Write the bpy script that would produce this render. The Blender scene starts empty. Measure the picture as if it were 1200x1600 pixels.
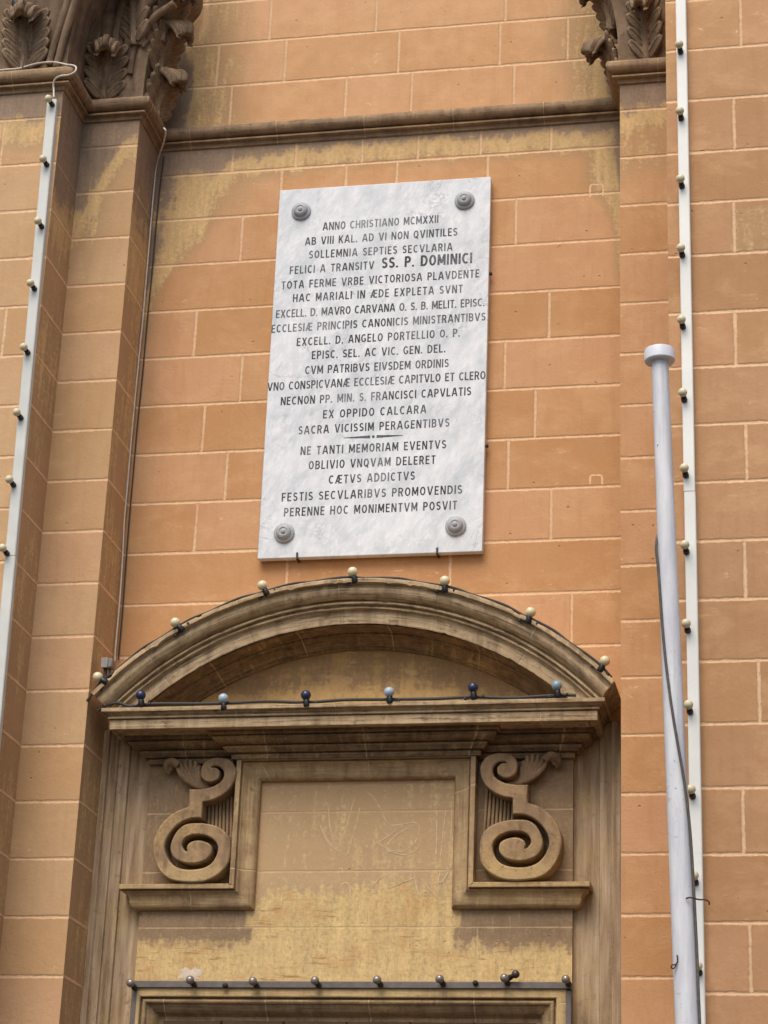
import bpy, bmesh, math, random
from mathutils import Vector, Matrix, noise, Quaternion
R = math.radians
random.seed(7)
scene = bpy.context.scene

# ------------------------------------------------------------------ camera
F, PITCH, YAW, ROLL, DIST = 3541.3, 0.380790, 0.205549, 0.0399423, 10.0088
CX, CZ = 2.15, 1.6
cp, sp, cy, sy = math.cos(PITCH), math.sin(PITCH), math.cos(YAW), math.sin(YAW)
FW = Vector((-sy*cp, cy*cp, sp)); R0 = Vector((cy, sy, 0)); U0 = R0.cross(FW)
cr, sr = math.cos(ROLL), math.sin(ROLL)
RV = cr*R0 + sr*U0; UV = -sr*R0 + cr*U0
cam_d = bpy.data.cameras.new('camera'); cam = bpy.data.objects.new('camera', cam_d)
scene.collection.objects.link(cam); scene.camera = cam
cam_d.sensor_fit = 'VERTICAL'; cam_d.sensor_height = 36; cam_d.lens = F/1600*36
cam_d.clip_end = 2000
M = Matrix((RV, UV, -FW)).transposed().to_4x4(); M.translation = (CX, -DIST, CZ)
cam.matrix_world = M

def at(px, py, Y):
    """measurement helper: where the sight line of photo pixel (px, py) meets the upright plane at depth Y"""
    d = (px-600)/F*RV - (py-800)/F*UV + FW
    t = (DIST + Y)/d.y
    return Vector((CX + d.x*t, Y, CZ + d.z*t))

# ------------------------------------------------------------------ light
w = bpy.data.worlds.new('World'); scene.world = w; w.use_nodes = True
nt = w.node_tree; bg = nt.nodes['Background']
sky = nt.nodes.new('ShaderNodeTexSky'); sky.sky_type = 'NISHITA'; sky.sun_disc = False
SUN_EL, SUN_AZ = 55, 192          # azimuth measured clockwise from +Y (north)
sky.sun_elevation = R(SUN_EL); sky.sun_rotation = R(SUN_AZ)
sky.air_density = 1.0; sky.dust_density = 3.0; sky.ozone_density = 1.0
nt.links.new(sky.outputs[0], bg.inputs[0]); bg.inputs[1].default_value = 0.10
sl = bpy.data.lights.new('sun', 'SUN'); sl.energy = 1.5; sl.angle = R(44); sl.color = (1.0, .95, .88)
so = bpy.data.objects.new('sun', sl); scene.collection.objects.link(so)
sd = Vector((math.sin(R(SUN_AZ))*math.cos(R(SUN_EL)), math.cos(R(SUN_AZ))*math.cos(R(SUN_EL)), math.sin(R(SUN_EL))))
so.rotation_euler = sd.to_track_quat('Z', 'Y').to_euler(); so.location = (0, -20, 30)
scene.view_settings.view_transform = 'Standard'; scene.view_settings.look = 'None'
scene.view_settings.gamma = 1; scene.view_settings.exposure = 0.76

# ------------------------------------------------------------------ helpers
def hexc(h):
    h = h.lstrip('#'); c = [int(h[i:i+2], 16)/255 for i in (0, 2, 4)]
    return tuple((x/12.92 if x <= .04045 else ((x+.055)/1.055)**2.4) for x in c) + (1,)

class MB:
    ATTR = ('stain', 'bu', 'bv', 'bw', 'bh', 'rnd')
    def __init__(s): s.v = []; s.f = []; s.a = {k: [] for k in s.ATTR}; s.has = False
    def vert(s, p, **kw):
        s.v.append(tuple(p))
        for k in s.ATTR: s.a[k].append(kw.get(k, 0.0))
        if kw: s.has = True
        return len(s.v)-1
    def face(s, *i): s.f.append(tuple(i))
    def grid(s, nu, nv, fn, closed_u=False, closed_v=False, flip=False):
        idx = [[s.vert(fn(i, j)) for j in range(nv)] for i in range(nu)]
        for i in range(nu if closed_u else nu-1):
            for j in range(nv if closed_v else nv-1):
                q = (idx[i][j], idx[(i+1) % nu][j], idx[(i+1) % nu][(j+1) % nv], idx[i][(j+1) % nv])
                s.f.append(q[::-1] if flip else q)
        return idx
    def box(s, a, b):
        x0, y0, z0 = a; x1, y1, z1 = b
        i = [s.vert(p) for p in ((x0,y0,z0),(x1,y0,z0),(x1,y1,z0),(x0,y1,z0),(x0,y0,z1),(x1,y0,z1),(x1,y1,z1),(x0,y1,z1))]
        for q in ((0,3,2,1),(4,5,6,7),(0,1,5,4),(1,2,6,5),(2,3,7,6),(3,0,4,7)): s.f.append(tuple(i[k] for k in q))
    def build(s, name, mat, parent=None, smooth=35, bevel=0, recalc=True, solid=0, subsurf=0):
        off = parent_loc(parent)
        me = bpy.data.meshes.new(name)
        me.from_pydata([tuple(Vector(p)-off) for p in s.v], [], s.f)
        if s.has:
            for k in s.ATTR:
                at_ = me.attributes.new(k, 'FLOAT', 'POINT'); at_.data.foreach_set('value', s.a[k])
        if recalc:
            bm = bmesh.new(); bm.from_mesh(me); bmesh.ops.recalc_face_normals(bm, faces=bm.faces); bm.to_mesh(me); bm.free()
        me.materials.append(mat)
        o = bpy.data.objects.new(name, me); scene.collection.objects.link(o)
        if solid:
            m = o.modifiers.new('solid', 'SOLIDIFY'); m.thickness = solid; m.offset = 0
        if bevel:
            m = o.modifiers.new('bevel', 'BEVEL'); m.width = bevel; m.segments = 2; m.limit_method = 'ANGLE'; m.angle_limit = R(30)
        if subsurf:
            m = o.modifiers.new('sub', 'SUBSURF'); m.levels = subsurf; m.render_levels = subsurf
        if smooth is not None:
            me.shade_smooth(); me.set_sharp_from_angle(angle=R(smooth))
        if parent: o.parent = parent
        return o

def parent_loc(p):
    t = Vector((0, 0, 0))
    while p is not None:
        t += p.location; p = p.parent
    return t
def tag(o, label=None, cat=None, group=None, kind=None):
    if label: o['label'] = label
    if cat: o['category'] = cat
    if group: o['group'] = group
    if kind: o['kind'] = kind
    return o
def thing(name, label, cat, loc=(0, 0, 0), group=None):
    o = bpy.data.objects.new(name, None); scene.collection.objects.link(o); o.location = loc
    o.empty_display_size = .1
    return tag(o, label, cat, group)
def copy_tree(o, parent=None):
    c = o.copy(); scene.collection.objects.link(c)
    if parent: c.parent = parent
    for ch in list(o.children): copy_tree(ch, c)
    return c

def catmull(pts, n=8, closed=False):
    P = [Vector(p) for p in pts]; out = []; N = len(P)
    for i in range(N if closed else N-1):
        p1, p2 = P[i], P[(i+1) % N]
        p0 = P[i-1] if (i > 0 or closed) else p1 - (p2-p1)
        p3 = P[(i+2) % N] if (i+2 < N or closed) else p2 + (p2-p1)
        for k in range(n):
            t = k/n
            out.append(.5*((2*p1) + (p2-p0)*t + (2*p0-5*p1+4*p2-p3)*t*t + (3*p1-p0-3*p2+p3)*t**3))
    if not closed: out.append(P[-1])
    return out

def tube(mb, pts, r, seg=8, cap=True):
    pts = [Vector(p) for p in pts]; rings = []; n = len(pts)
    rr = r if callable(r) else (lambda t: r)
    prev = None
    for i, p in enumerate(pts):
        t = (pts[min(i+1, n-1)] - pts[max(i-1, 0)]).normalized()
        if prev is None:
            a = t.orthogonal().normalized()
        else:
            a = (prev - t*prev.dot(t)).normalized()
        prev = a; b = t.cross(a); k = rr(i/max(1, n-1))
        rings.append([mb.vert(p + (a*math.cos(2*math.pi*j/seg) + b*math.sin(2*math.pi*j/seg))*k) for j in range(seg)])
    for i in range(n-1):
        for j in range(seg):
            mb.face(rings[i][j], rings[i][(j+1) % seg], rings[i+1][(j+1) % seg], rings[i+1][j])
    if cap:
        mb.face(*rings[0][::-1]); mb.face(*rings[-1])

def lathe(mb, prof, seg=20, mat=Matrix()):
    """prof: (radius, height) along local +Z"""
    rings = []
    for r, z in prof:
        rings.append([mb.vert(mat @ Vector((max(r, 1e-5)*math.cos(2*math.pi*j/seg), max(r, 1e-5)*math.sin(2*math.pi*j/seg), z))) for j in range(seg)])
    for i in range(len(rings)-1):
        for j in range(seg):
            mb.face(rings[i][j], rings[i][(j+1) % seg], rings[i+1][(j+1) % seg], rings[i+1][j])
    mb.face(*rings[0][::-1]); mb.face(*rings[-1])

def sweep(mb, path, prof, mapf, side=1, caps=True, closed_prof=True, endshift=(None, None), sub=0):
    """mitred moulding: profile (n, h) along a 2-D path; side=+1 offsets to the left of travel, -1 to the right"""
    P = [Vector(p) for p in path]
    if sub:
        Q = []
        for a, b in zip(P, P[1:]):
            k = max(1, int((b-a).length/sub))
            for i in range(k): Q.append(a.lerp(b, i/k))
        Q.append(P[-1]); P = Q
    rings = []; bl = [0.0]; pl = [0.0]
    for a, b in zip(P, P[1:]): bl.append(bl[-1]+(b-a).length)
    for a, b in zip(prof, prof[1:]): pl.append(pl[-1]+math.hypot(b[0]-a[0], b[1]-a[1]))
    for i, p in enumerate(P):
        d0 = (P[i]-P[i-1]).normalized() if i > 0 else None
        d1 = (P[i+1]-P[i]).normalized() if i < len(P)-1 else None
        if d0 is None: d0 = d1
        if d1 is None: d1 = d0
        n0 = Vector((-d0.y, d0.x))*side; n1 = Vector((-d1.y, d1.x))*side
        m = (n0+n1).normalized(); m = m/max(.2, m.dot(n0))
        ring = []
        for k_, (n, h) in enumerate(prof):
            q = p + m*n
            if i == 0 and endshift[0]: q = q - d1*endshift[0](n, h)
            if i == len(P)-1 and endshift[1]: q = q + d0*endshift[1](n, h)
            ring.append(mb.vert(mapf(q.x, q.y, h), bu=bl[i], bv=pl[k_]))
        rings.append(ring)
    K = len(prof)
    for i in range(len(P)-1):
        for j in range(K if closed_prof else K-1):
            mb.face(rings[i][j], rings[i][(j+1) % K], rings[i+1][(j+1) % K], rings[i+1][j])
    if caps and closed_prof:
        mb.face(*rings[0]); mb.face(*rings[-1][::-1])
    return rings

def sm(a, b, x):
    t = max(0.0, min(1.0, (x-a)/(b-a))); return t*t*(3-2*t)

# ------------------------------------------------------------------ materials
class N:
    def __init__(s, name):
        s.m = bpy.data.materials.new(name); s.m.use_nodes = True
        s.t = s.m.node_tree; s.b = s.t.nodes['Principled BSDF']
    def n(s, typ, **kw):
        x = s.t.nodes.new('ShaderNode'+typ)
        for k, v in kw.items():
            if k.startswith('_'): setattr(x, k[1:], v)
            else: s.set(x.inputs[k.replace('__', ' ')], v)
        return x
    def set(s, inp, v):
        if isinstance(v, bpy.types.NodeSocket): s.t.links.new(v, inp)
        else: inp.default_value = v
    def math(s, op, a, b=0.0, c=None, clamp=False):
        x = s.t.nodes.new('ShaderNodeMath'); x.operation = op; x.use_clamp = clamp
        s.set(x.inputs[0], a); s.set(x.inputs[1], b)
        if c is not None: s.set(x.inputs[2], c)
        return x.outputs[0]
    def mix(s, f, a, b, mode='MIX'):
        x = s.t.nodes.new('ShaderNodeMix'); x.data_type = 'RGBA'; x.blend_type = mode
        s.set(x.inputs[0], f); s.set(x.inputs[6], a); s.set(x.inputs[7], b)
        return x.outputs[2]
    def rng(s, v, a, b, c=0.0, d=1.0):
        x = s.n('MapRange'); s.set(x.inputs[0], v)
        x.inputs[1].default_value = a; x.inputs[2].default_value = b; x.inputs[3].default_value = c; x.inputs[4].default_value = d
        return x.outputs[0]
    def attr(s, name):
        x = s.t.nodes.new('ShaderNodeAttribute'); x.attribute_name = name; return x.outputs['Fac']
    def pos(s, scale=(1, 1, 1), loc=(0, 0, 0)):
        g = s.t.nodes.new('ShaderNodeNewGeometry'); x = s.t.nodes.new('ShaderNodeMapping')
        s.t.links.new(g.outputs['Position'], x.inputs[0]); x.inputs['Scale'].default_value = scale; x.inputs['Location'].default_value = loc
        return x.outputs[0]
    def obj(s, scale=(1, 1, 1)):
        g = s.t.nodes.new('ShaderNodeTexCoord'); x = s.t.nodes.new('ShaderNodeMapping')
        s.t.links.new(g.outputs['Object'], x.inputs[0]); x.inputs['Scale'].default_value = scale
        return x.outputs[0]
    def noise(s, vec, scale, detail=4, rough=.55, dist=0):
        x = s.t.nodes.new('ShaderNodeTexNoise'); s.t.links.new(vec, x.inputs['Vector'])
        x.inputs['Scale'].default_value = scale; x.inputs['Detail'].default_value = detail
        x.inputs['Roughness'].default_value = rough; x.inputs['Distortion'].default_value = dist
        return x.outputs['Fac']
    def ramp(s, f, stops):
        x = s.t.nodes.new('ShaderNodeValToRGB'); e = x.color_ramp.elements
        while len(e) > 1: e.remove(e[0])
        e[0].position = stops[0][0]; e[0].color = stops[0][1]
        for p, c in stops[1:]:
            k = e.new(p); k.color = c
        s.set(x.inputs[0], f); return x.outputs[0]
    def bump(s, h, dist, strength=1.0, nrm=None):
        x = s.t.nodes.new('ShaderNodeBump'); s.set(x.inputs['Height'], h); x.inputs['Distance'].default_value = dist
        x.inputs['Strength'].default_value = strength
        if nrm is not None: s.t.links.new(nrm, x.inputs['Normal'])
        return x.outputs[0]
    def done(s, col, rough=.9, spec=.2, nrm=None, metal=0.0):
        s.set(s.b.inputs['Base Color'], col); s.set(s.b.inputs['Roughness'], rough)
        s.b.inputs['Specular IOR Level'].default_value = spec; s.b.inputs['Metallic'].default_value = metal
        if nrm is not None: s.t.links.new(nrm, s.b.inputs['Normal'])
        return s.m

ORANGE = hexc('#B98759'); ORANGE2 = hexc('#CC9E75'); TAN = hexc('#B3926A'); YELL = hexc('#CFAC79'); CRUST = hexc('#927C68')
MORTAR = hexc('#E8BE93'); BROWN = hexc('#85684A')

def ashlar(name, jw=.0070, orange=ORANGE, orange2=ORANGE2, tan=TAN, yell=YELL, crust=CRUST, mortar=MORTAR, jstr=1.0, chips=0.0, flecks=0.0, chipt=.655):
    s = N(name)
    p = s.pos(); big = s.noise(p, 2.2, 3); mid = s.noise(p, 9, 5, .6); fine = s.noise(p, 55, 6, .65); grit = s.noise(p, 320, 3, .6)
    strk = s.noise(s.pos((26, 26, 3.2)), 1, 5, .6); hstr = s.noise(s.pos((3, 3, 30)), 1, 5, .65)
    rnd = s.attr('rnd')
    # paint-washed stone colour
    f = s.math('ADD', s.math('MULTIPLY', big, .55), s.math('MULTIPLY', mid, .45))
    f = s.math('ADD', f, s.math('MULTIPLY', s.math('SUBTRACT', rnd, .5), .42))
    base = s.mix(s.rng(f, .28, .72), orange, orange2)
    dk = tuple(c*.86 for c in orange[:3]) + (1,)
    base = s.mix(s.rng(strk, .5, .74, 0, .38), base, dk)
    base = s.mix(s.rng(s.noise(p, 4.2, 6, .65), .56, .74, 0, .30), base, tan)
    lite = hexc('#E2B889')
    base = s.mix(s.math('MULTIPLY', s.rng(hstr, .60, .74), s.rng(mid, .50, .62, 0, .45)), base, lite)
    base = s.mix(s.math('MULTIPLY', s.rng(fine, .64, .73), s.rng(s.noise(p, 6, 3), .52, .6, 0, .65)), base, lite)
    pink = s.mix(s.rng(rnd, .62, .95, 0, .4), base, hexc('#C08C66'))
    base = s.mix(s.rng(rnd, .25, .02, 0, .35), pink, hexc('#C2966B'))
    # pale bloom, scuffs, pock marks
    bl = s.noise(s.pos((1, 1, 1.6)), 3.4, 8, .72, .4)
    base = s.mix(s.rng(bl, .50, .72, 0, .45), base, hexc('#D9AE80'))
    sz = s.t.nodes.new('ShaderNodeSeparateXYZ'); s.t.links.new(p, sz.inputs[0])
    base = s.mix(s.math('MULTIPLY', s.rng(sz.outputs[2], 7.0, 8.8, 0, .55), s.rng(mid, .25, .7, .5, 1)), base, hexc('#E2B488'))
    sc1 = s.noise(s.pos((9, 9, 22), (3, 1, 2)), 1, 8, .75, 1.2)
    base = s.mix(s.math('MULTIPLY', s.rng(sc1, .635, .665, 0, .75), s.rng(bl, .42, .56)), base, hexc('#E6BF95'))
    pk = s.t.nodes.new('ShaderNodeTexVoronoi'); s.t.links.new(p, pk.inputs['Vector']); pk.inputs['Scale'].default_value = 17
    pit = s.math('MULTIPLY', s.rng(pk.outputs['Distance'], .05, .11, 1, 0), s.rng(s.noise(p, 8, 3), .55, .6))
    base = s.mix(s.math('MULTIPLY', pit, .55), base, hexc('#8A6242'))
    spd = s.rng(s.noise(p, 140, 3, .7), .58, .72, 0, .45)
    base = s.mix(spd, base, tuple(c*.72 for c in orange[:3])+(1,))
    # stains, with some shade painted into the same levels
    st = s.attr('stain')
    w_ = s.math('ADD', s.math('MULTIPLY', s.math('SUBTRACT', strk, .5), .56), s.math('MULTIPLY', s.math('SUBTRACT', fine, .5), .5))
    w_ = s.math('ADD', w_, s.math('MULTIPLY', s.math('SUBTRACT', mid, .5), .28))
    w_ = s.math('ADD', w_, s.math('MULTIPLY', s.math('SUBTRACT', hstr, .5), .22))
    present = s.rng(st, .02, .22)
    s2 = s.math('ADD', st, s.math('MULTIPLY', w_, present), clamp=True)
    stc = s.ramp(s2, [(0, tan), (.30, tan), (.50, yell), (.75, yell), (.89, crust), (1, crust)])
    var = s.rng(s.math('ADD', s.math('MULTIPLY', strk, .5), s.math('MULTIPLY', fine, .5)), .36, .64, .74, 1.14)
    stc = s.mix(1.0, stc, var, 'MULTIPLY')
    stc = s.mix(s.rng(s.noise(s.pos((5, 5, 9)), 1, 8, .72, .5), .42, .68, 0, .45), stc, s.mix(.5, stc, tan))
    stc = s.mix(s.math('MULTIPLY', s.rng(s.noise(s.pos((55, 55, 16)), 1, 5, .7), .56, .68, 0, .5), s.rng(s2, .40, .55)), stc, tan)
    col = s.mix(s.rng(s2, .08, .42), base, stc)
    if flecks:
        fl = s.noise(s.pos((95, 95, 42)), 1, 6, .75); hl = s.noise(s.pos((7, 7, 70)), 1, 6, .75)
        yz = s.math('MULTIPLY', s.rng(s2, .40, .5), s.rng(s2, .80, .9, 1, 0))
        fm = s.math('MAXIMUM', s.rng(fl, .52, .66, 0, .5), s.math('MULTIPLY', s.rng(hl, .56, .64, 0, .85), s.rng(mid, .40, .55)))
        col0 = stc; stc_d = hexc('#8C6E45')
        col = s.mix(s.math('MULTIPLY', s.math('MULTIPLY', fm, yz), flecks), col, stc_d)
        col = s.mix(s.math('MULTIPLY', s.rng(mid, .52, .68, 0, .5), yz), col, hexc('#B98A58'))
    # joints
    bu, bv, bw, bh = (s.attr(k) for k in ('bu', 'bv', 'bw', 'bh'))
    du = s.math('MINIMUM', bu, s.math('SUBTRACT', bw, bu)); dv = s.math('MINIMUM', bv, s.math('SUBTRACT', bh, bv))
    rag = s.math('ADD', s.math('MULTIPLY', s.math('SUBTRACT', s.noise(p, 38, 6, .75), .5), .016), s.math('MULTIPLY', s.math('SUBTRACT', s.noise(p, 5, 3), .5), .008))
    d = s.math('ADD', s.math('MINIMUM', du, dv), rag)
    jm = s.rng(d, jw-.0022, jw+.0022, 1, 0)
    jf = s.math('MULTIPLY', jm, s.rng(st, .72, 1.0, jstr, .10 if jstr > .6 else jstr))
    mcol = s.mix(s.rng(fine, .35, .65), mortar, tuple(c*.82 for c in mortar[:3]) + (1,))
    col = s.mix(jf, col, mcol)
    if chips:
        col = s.mix(s.math('MULTIPLY', s.rng(s.noise(s.pos((2.2, 2, 5)), 3.0, 9, .74), chipt, chipt+.02, 0, chips), s.rng(big, .45, .6)), col, hexc('#CDA981'))
    h = s.math('ADD', s.math('MULTIPLY', fine, .5), s.math('MULTIPLY', grit, .25))
    h = s.math('ADD', h, s.math('MULTIPLY', mid, .5))
    h = s.math('SUBTRACT', h, s.math('MULTIPLY', pit, .8))
    nr = s.bump(h, .006, .7)
    nr = s.bump(s.rng(d, jw-.005, jw+.003, 0, 1), .005, .8*max(jstr, .4), nr)
    return s.done(col, s.rng(fine, .3, .7, .82, .96), .18, nr)

def carved(name, base='#85684A', light='#A88A62', dark='#5E4936', yell='#B8945A', yamt=.25, chips=.5, along=0.0, grain=(1, 1, 1), wear=.5, foot=0):
    s = N(name)
    p = s.pos(); big = s.noise(p, 2.6, 4, .6); mid = s.noise(s.pos(grain), 11, 6, .62); fine = s.noise(p, 70, 5, .65)
    strk = s.noise(s.pos((24, 24, 2.4)), 1, 6, .62)
    col = s.mix(s.rng(mid, .34, .68), hexc(base), hexc(light))
    col = s.mix(s.rng(strk, .46, .72, 0, .6), col, hexc(dark))
    h = s.math('ADD', s.math('MULTIPLY', mid, .9), s.math('MULTIPLY', fine, .5))
    if along:
        c = s.t.nodes.new('ShaderNodeCombineXYZ'); s.set(c.inputs[0], s.attr('bu')); s.set(c.inputs[1], s.attr('bv'))
        def av(x, y):
            m_ = s.t.nodes.new('ShaderNodeMapping'); s.t.links.new(c.outputs[0], m_.inputs[0]); m_.inputs['Scale'].default_value = (x, y, 1); return m_.outputs[0]
        l1 = s.noise(av(3.2, 85), 1, 6, .68); l2 = s.noise(av(38, 7), 1, 5, .65); l3 = s.noise(av(9, 30), 1, 7, .7)
        col = s.mix(s.rng(l1, .50, .66, 0, .75*along), col, hexc(dark))
        col = s.mix(s.rng(l1, .48, .34, 0, .55*along), col, hexc(light))
        col = s.mix(s.math('MULTIPLY', s.rng(l2, .54, .68, 0, .7*along), s.rng(big, .42, .56)), col, hexc('#CBB08A'))
        col = s.mix(s.rng(l3, .56, .66, 0, .7*along), col, tuple(x*.7 for x in hexc(dark)[:3])+(1,))
        h = s.math('ADD', h, s.math('MULTIPLY', l1, .8))
    col = s.mix(s.math('MULTIPLY', s.rng(big, .5, .66), s.rng(fine, .3, .62, 0, yamt*2)), col, hexc(yell))
    if foot:
        sx = s.t.nodes.new('ShaderNodeSeparateXYZ'); s.t.links.new(p, sx.inputs[0])
        zz = s.math('ADD', sx.outputs[2], s.math('MULTIPLY', s.math('SUBTRACT', strk, .5), .16))
        zz = s.math('ADD', zz, s.math('MULTIPLY', s.math('SUBTRACT', fine, .5), .10))
        col = s.mix(s.rng(zz, foot-.02, foot+.03, .5, 0), col, hexc('#C4A673'))
    col = s.mix(s.rng(s.noise(p, 16, 7, .7, .6), .58, .70, 0, .6), col, hexc(dark))
    chip = s.math('MULTIPLY', s.rng(s.noise(s.pos((3, 3, 6)), 4.0, 9, .74), .63, .65, 0, chips), s.rng(s.noise(p, 1.7, 2), .44, .54))
    if along:
        fr = s.math('ABSOLUTE', s.math('SUBTRACT', s.math('FRACT', s.math('ADD', s.math('DIVIDE', s.attr('bu'), .47), s.math('MULTIPLY', s.math('SUBTRACT', fine, .5), .012))), .5))
        jt = s.rng(fr, .004, .009, .6, 0)
        col = s.mix(jt, col, hexc('#C9AE88')); h = s.math('SUBTRACT', h, jt)
    col = s.mix(chip, col, hexc('#CDA981'))
    bv = s.n('Bevel', _samples=4, Radius=.007)
    if wear:
        g_ = s.t.nodes.new('ShaderNodeNewGeometry'); dt = s.t.nodes.new('ShaderNodeVectorMath'); dt.operation = 'DOT_PRODUCT'
        s.t.links.new(bv.outputs[0], dt.inputs[0]); s.t.links.new(g_.outputs['Normal'], dt.inputs[1])
        e = s.rng(dt.outputs['Value'], .985, .88)
        col = s.mix(s.math('MULTIPLY', e, s.rng(fine, .38, .58, 0, wear)), col, hexc('#CDB289'))
    h = s.math('SUBTRACT', h, s.math('MULTIPLY', chip, .5))
    nr = s.bump(h, .006, .7, bv.outputs[0])
    return s.done(col, .88, .2, nr)

MAT_WALL = ashlar('orange washed limestone ashlar')
MAT_PIL = ashlar('tan washed limestone ashlar', orange=hexc('#BD966B'), orange2=hexc('#C6A47D'), tan=hexc('#B3946E'))
MAT_BAY = ashlar('pink brown washed limestone ashlar', orange=hexc('#AE825A'), orange2=hexc('#B98F69'))
MAT_PANEL = ashlar('grey brown dressed limestone', .0035, hexc('#BFA073'), hexc('#CAAC84'), hexc('#B79A76'), hexc('#D3B57E'), hexc('#8F775C'), hexc('#D3B68C'), .55, .3, flecks=1.0)
MAT_CARVED = carved('shaded weathered limestone', '#705A42', '#927859', '#46362A', along=.8, chips=.15)  # soot and the shade beneath arch and cornice, both in this darker colour
MAT_ARCH = carved('rain washed arch limestone', '#AF9470', '#CDB38D', '#5C4734', '#BFA277', .3, .85, along=1.0)
MAT_CAPITAL = carved('sooty carved limestone', '#735E4B', '#947C63', '#463629', '#A58B68', .12, .2, wear=.5)
MAT_STRING = carved('brown string course stone', '#8A7159', '#A88C6C', '#5F4D3E', '#B5966A', .3, .3, along=.6)
MAT_STRIP = carved('streaked jamb stone', '#937759', '#C8B092', '#6A5340', '#B59A6A', .3, .5, grain=(3, 3, .2), wear=.9)

def plain(name, col, rough=.5, spec=.4, metal=0, var=.12, scale=30, bump=.0):
    s = N(name); p = s.obj(); c = hexc(col)
    n_ = s.noise(p, scale, 5, .6)
    cc = s.mix(s.rng(n_, .35, .7), tuple(x*(1-var) for x in c[:3])+(1,), tuple(min(1, x*(1+var)) for x in c[:3])+(1,))
    nr = s.bump(n_, bump) if bump else None
    return s.done(cc, s.rng(n_, .3, .7, rough-.06, rough+.08), spec, nr, metal)

def marble():
    s = N('grey veined white marble'); p = s.pos(); 
    rot = s.t.nodes.new('ShaderNodeMapping'); s.t.links.new(p, rot.inputs[0]); rot.inputs['Rotation'].default_value = (0, R(58), 0)
    rs = s.t.nodes.new('ShaderNodeMapping'); s.t.links.new(rot.outputs[0], rs.inputs[0]); rs.inputs['Scale'].default_value = (1, 1, 2.1)
    v = rs.outputs[0]
    cloud = s.noise(v, 3.8, 9, .68, .4); fine = s.noise(v, 13, 8, .72, .3)
    a = s.noise(p, 3.1, 7, .62, .5); vein = s.math('ABSOLUTE', s.math('SUBTRACT', a, .5))
    vm = s.math('MULTIPLY', s.rng(vein, .0, .010, 1, 0), s.rng(s.noise(p, 2.3, 3), .48, .62))
    a2 = s.noise(v, 2.4, 8, .66, 1.0); vein2 = s.rng(s.math('ABSOLUTE', s.math('SUBTRACT', a2, .47)), 0, .03, 1, 0)
    col = s.mix(s.rng(cloud, .36, .66), hexc('#DCDDDD'), hexc('#BBC0C3'))
    col = s.mix(s.rng(fine, .44, .66, 0, .6), col, hexc('#F0EFEC'))
    col = s.mix(s.math('MULTIPLY', vm, .55), col, hexc('#6E7174'))
    col = s.mix(s.math('MULTIPLY', vein2, s.rng(fine, .45, .65, 0, .35)), col, hexc('#8F9396'))
    wash = s.noise(s.pos((18, 18, 1.5)), 1, 4)
    col = s.mix(s.rng(wash, .52, .75, 0, .16), col, hexc('#8F8A80'))
    return s.done(col, s.rng(fine, .3, .7, .38, .55), .35, s.bump(fine, .0012, .4))
MAT_MARBLE = marble()
def letters():
    s = N('worn dark letter fill'); p = s.pos()
    f = s.math('ADD', s.math('MULTIPLY', s.noise(p, 5, 3), .6), s.math('MULTIPLY', s.noise(p, 90, 4, .7), .4))
    return s.done(s.mix(s.rng(f, .47, .66), hexc('#343436'), hexc('#85868A')), .6, .3)
MAT_LETTER = letters()
MAT_ROSETTE = plain('grey marble boss', '#A3A5A6', .5, .35, 0, .1, 40)
MAT_IRON = plain('dark iron', '#3A322C', .6, .4, .3, .3, 60)
MAT_BLACK = plain('black bakelite', '#17171A', .45, .5, 0, .2, 60)
MAT_CABLE = plain('dark cable sheath', '#3A3733', .6, .4, 0, .2, 40)
MAT_WCABLE = plain('dirty white cable sheath', '#D2C8BA', .6, .3, 0, .15, 30)
MAT_BULB = plain('cream lamp glass', '#D9CCA6', .28, .5, 0, .06, 20)
MAT_BULBD = plain('dusty cream lamp glass', '#D2C6A4', .35, .5, 0, .1, 30)
MAT_NAVY = plain('navy lamp glass', '#2C3350', .3, .5, 0, .2, 20)
MAT_SKYB = plain('pale blue lamp glass', '#A8B6C0', .3, .5, 0, .1, 20)
MAT_TEAL = plain('dull blue lamp glass', '#849DA8', .3, .5, 0, .1, 20)
MAT_RAIL = plain('dull grey steel bar', '#6A625C', .5, .5, .5, .18, 30)
MAT_TRUNK = plain('white painted steel channel', '#E2E0D6', .45, .4, 0, .06, 6)
MAT_TRUNKD = plain('grey white painted steel channel', '#C9C9C0', .5, .4, 0, .08, 6)
MAT_BOX = plain('grey plastic box', '#77716B', .55, .4, 0, .15, 30)
MAT_VERD = plain('verdigris metal', '#5E8274', .6, .4, .2, .3, 40)
MAT_DOOR = plain('dark weathered timber', '#5A4632', .7, .3, 0, .2, 14)
MAT_RUST = plain('rusty wire', '#4A3326', .7, .3, .3, .3, 60)

def glassy():
    s = N('clear lamp glass over grey filament')
    p = s.obj(); n_ = s.noise(p, 30, 4)
    return s.done(s.mix(s.rng(n_, .3, .7), hexc('#7C7268'), hexc('#9A9086')), .12, .8, None, .35)
MAT_CLEAR = glassy()

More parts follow.
